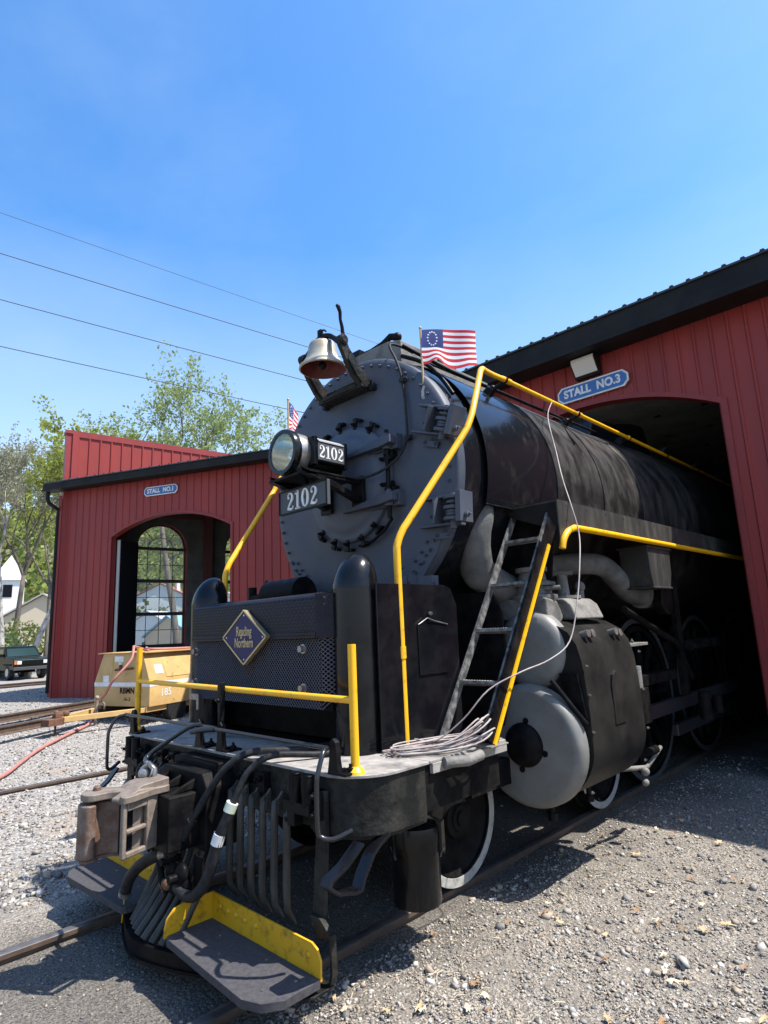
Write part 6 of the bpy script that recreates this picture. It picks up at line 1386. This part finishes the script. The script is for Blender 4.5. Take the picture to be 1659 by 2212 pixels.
tree('leaning_tree', at(100, 1400, 52, .2), 14.5, 'thin tree half hidden by the corner of the engine house', (.0, .04), seed=39, spread=.5, leaf=.14, nleaf=5, trunk=.2, fork=.4, lm=LEAFY, lv=.45)
# shrubs by the parked car
def shrub(base, r, label, seed, lm):
    rs = random.Random(seed); T = thing('shrub', base, label, 'shrub', 'shrubs behind the parked car'); mb = MB(); b = Vector(base)
    for k in range(9):
        a = rs.uniform(0, 6.28); mb.tube([b, b + Vector((math.cos(a) * r * .4, math.sin(a) * r * .4, r)), b + Vector((math.cos(a) * r * .8, math.sin(a) * r * .8, r * 1.6))], [.03, .02, .008], 4)
    mb.build('stem', BARK, T, sharp=179); lf = MB()
    for k in range(900):
        d = Vector((rs.gauss(0, 1), rs.gauss(0, 1), rs.gauss(0, .8))).normalized() * r * rs.uniform(.3, 1) ** .5; c = b + Vector((0, 0, r * 1.1)) + d; u = Vector((rs.gauss(0, 1), rs.gauss(0, 1), rs.gauss(0, 1))).normalized(); v = u.orthogonal(); s_ = .11 * rs.uniform(.5, 1.2)
        lf.add([c - u * s_, c + v * s_ * .6, c + u * s_, c - v * s_ * .6], [(0, 1, 2, 3)])
    lf.build('foliage', lm, T, sharp=30)
shrub(at(38, 1400, 44, .2), 1.5, 'yellow green shrub behind the parked car', 3, LEAFY)
shrub(at(4, 1400, 42, .2), 1.1, 'low shrub at the left edge behind the parked car', 4, LEAF)

# ------------------------------------------------------------------ hillside
def hz(dist): 
    t = min(1, max(0, (dist - 95) / 170.0)); return -3.0 + 62 * t * t * (3 - 2 * t)
mb = MB(); nA, nD = 60, 30; vs = []
for i in range(nA + 1):
    hd = R(25 + 100 * i / nA)
    for j in range(nD + 1):
        d = 80 + 320 * j / nD; x, y = CAM.x - math.sin(hd) * d, math.cos(hd) * d
        vs.append((x, y, (hz(d) + 2) * (.86 + .14 * math.sin(hd * 3.1)) - 2 + 3 * noise.noise((x * .02, y * .02, 0)) - (4 if d < 90 else 0)))
mb.v = vs; mb.f = [(i * (nD + 1) + j, i * (nD + 1) + j + 1, (i + 1) * (nD + 1) + j + 1, (i + 1) * (nD + 1) + j) for i in range(nA) for j in range(nD)]; mb.mi = [0] * len(mb.f)
tag(mb.build('hillside', mat('hill_ground', (.13, .13, .07), .95, c2=(.17, .14, .09), ns=.08), None, sharp=179), kind='structure')
lf = MB(); rs = random.Random(77)
for k in range(1500):
    hd = R(rs.uniform(47, 86)); d = 105 + 165 * rs.random() ** .8; x, y = CAM.x - math.sin(hd) * d, math.cos(hd) * d
    z = (hz(d) + 2) * (.86 + .14 * math.sin(hd * 3.1)) - 2 + 3 * noise.noise((x * .02, y * .02, 0)); r_ = rs.uniform(2.0, 4.2); lf.m = 0 if rs.random() < .62 else (1 if rs.random() < .6 else 2)
    for q in range(46):
        dv = Vector((rs.gauss(0, 1), rs.gauss(0, 1), rs.gauss(0, 1))).normalized() * r_ * rs.uniform(.45, 1); c = Vector((x, y, z + r_ * 1.2)) + dv; u = Vector((rs.gauss(0, 1), rs.gauss(0, 1), rs.gauss(0, 1))).normalized(); v = u.orthogonal(); s_ = rs.uniform(.3, .75)
        lf.add([c - u * s_, c + v * s_ * .7, c + u * s_, c - v * s_ * .7], [(0, 1, 2, 3)])
me = bpy.data.meshes.new('hillside_woods'); me.from_pydata(lf.v, [], lf.f)
for m_ in (HILLL, LEAFY, HILLG): me.materials.append(m_)
me.polygons.foreach_set('material_index', lf.mi); o = bpy.data.objects.new('hillside_woods', me); col.objects.link(o); tag(o, 'yellow green and grey spring woods covering the far hillside', 'woods', kind='stuff')

# ------------------------------------------------------------------ houses in the village
def house(base, ang, w_, l_, h_, rh, wallm, roofm, label, wins=((-.25, .5), (.25, .5)), group='houses in the village', name='house'):
    T = thing(name, base, label, 'house' if name == 'house' else 'church', group); ca, sa = math.cos(ang), math.sin(ang); b = Vector(base)
    W = lambda a, c, z: b + Vector((a * ca - c * sa, a * sa + c * ca, z))
    mb = MB(); mb.prism([(-w_ / 2, -1), (w_ / 2, -1), (w_ / 2, h_), (0, h_ + rh), (-w_ / 2, h_)], lambda a, z, d: W(a, d, z), 0, l_); wl = mb.build('walls', wallm, T)
    mb = MB()
    for s_ in (-1, 1):
        e = .35; mb.add([W(0, c, h_ + rh + .08 + dz) for c in (-e, l_ + e) for dz in (0, .15)] + [W(s_ * (w_ / 2 + e), c, h_ - e * rh / (w_ / 2) + .08 + dz) for c in (-e, l_ + e) for dz in (0, .15)], [(0, 2, 6, 4), (1, 5, 7, 3), (4, 6, 7, 5), (0, 4, 5, 1), (2, 3, 7, 6)])
    rfm = mb.build('roof', roofm, T)
    mb = MB(); c = W(w_ * .2, l_ * .4, h_ + rh * .9); mb.box(c, (.7, .7, 1.8)); mb.build('chimney', wallm, rfm)
    for (a, z) in wins:
        for (cc, s_) in ((-.03, 1),):
            mb = MB(); mb.prism([(a * w_ - .75, z * h_ - .6), (a * w_ + .75, z * h_ - .6), (a * w_ + .75, z * h_ + .6), (a * w_ - .75, z * h_ + .6)], lambda p, q, d: W(p, d, q), -.06, .01); wf = mb.build('window', WHITE, T)
            mb = MB()
            for o_ in (-.36, .36): mb.prism([(a * w_ + o_ - .30, z * h_ - .5), (a * w_ + o_ + .30, z * h_ - .5), (a * w_ + o_ + .30, z * h_ + .5), (a * w_ + o_ - .30, z * h_ + .5)], lambda p, q, d: W(p, d, q), -.085, -.06)
            mb.build('pane', CARGL, wf)
    for z in (.3, .62):
        mb = MB(); mb.add([W(w_ / 2 + .03, l_ * q0 + dq, z * h_ + dz) for q0 in (.25,) for dq, dz in ((0, 0), (1.2, 0), (1.2, 1.2), (0, 1.2))], [(0, 1, 2, 3)]); mb.build('window', CARGL, T)
    return T
BEI = mat('beige_siding', (.48, .41, .30), .7); WHS = mat('white_siding', (.66, .66, .64), .6); GRR = mat('grey_roof', (.30, .30, .30), .8); RDR = mat('red_brown_roof', (.32, .10, .07), .8); REDB = mat('red_brick_wall', (.36, .11, .07), .8); LBR = mat('light_roof', (.45, .45, .45), .7)
H1 = at(86, 1400, 72, -1.0); house(H1, R(62), 8.5, 9, 5.0, 2.6, BEI, GRR, 'beige house with a grey gable roof behind the parked car', ((.18, .62), (-.28, .3)))
house(at(22, 1380, 135, 0), R(70), 9, 10, 6.5, 2.4, REDB, RDR, 'red brick house with a red roof behind the slender trees', ((-.2, .7), (.2, .7)))
house(at(318, 1380, 85, -1.5), R(40), 8, 9, 4.2, 2.4, WHS, LBR, 'white house seen through the lower panes of the arched window', ((0, .55),))
house(at(362, 1380, 78, -1.2), R(20), 7, 8, 3.2, 2.2, BEI, mat('blue_roof', (.18, .36, .5), .6), 'low house with a blue roof seen through the arched window', ((0, .5),))
house(at(345, 1330, 125, 3), R(50), 12, 9, 6, 3, WHS, RDR, 'wide white house with a red roof high in the arched window', ((-.3, .5), (.3, .5)))
house(at(490, 1360, 95, 0), R(35), 9, 9, 5, 3, WHS, GRR, 'white house seen through the second arched window', ((0, .55),))
# church with a steeple
b = Vector(at(17, 1310, 100, 0)); T = thing('church', b, 'white church with a short pointed steeple on the hillside', 'church', None)
mb = MB(); mb.box(b + Vector((0, 0, 4.6)), (3.4, 3.4, 12.0), Matrix.Rotation(R(70), 3, 'Z')); mb.build('tower', WHS, T)
mb = MB(); q = [b + Matrix.Rotation(R(70), 3, 'Z') @ Vector((x, y, 10.5)) for x, y in ((-2.0, -2.0), (2.0, -2.0), (2.0, 2.0), (-2.0, 2.0))]; mb.add(q + [b + Vector((0, 0, 14.2))], [(0, 1, 4), (1, 2, 4), (2, 3, 4), (3, 0, 4), (0, 3, 2, 1)]); mb.build('spire', LBR, T)
mb = MB(); q = b + Matrix.Rotation(R(70), 3, 'Z') @ Vector((0, -1.72, 9.0)); mb.box(q, (1.1, .1, 1.7), Matrix.Rotation(R(70), 3, 'Z')); mb.build('belfry_opening', PNTBLK, T)
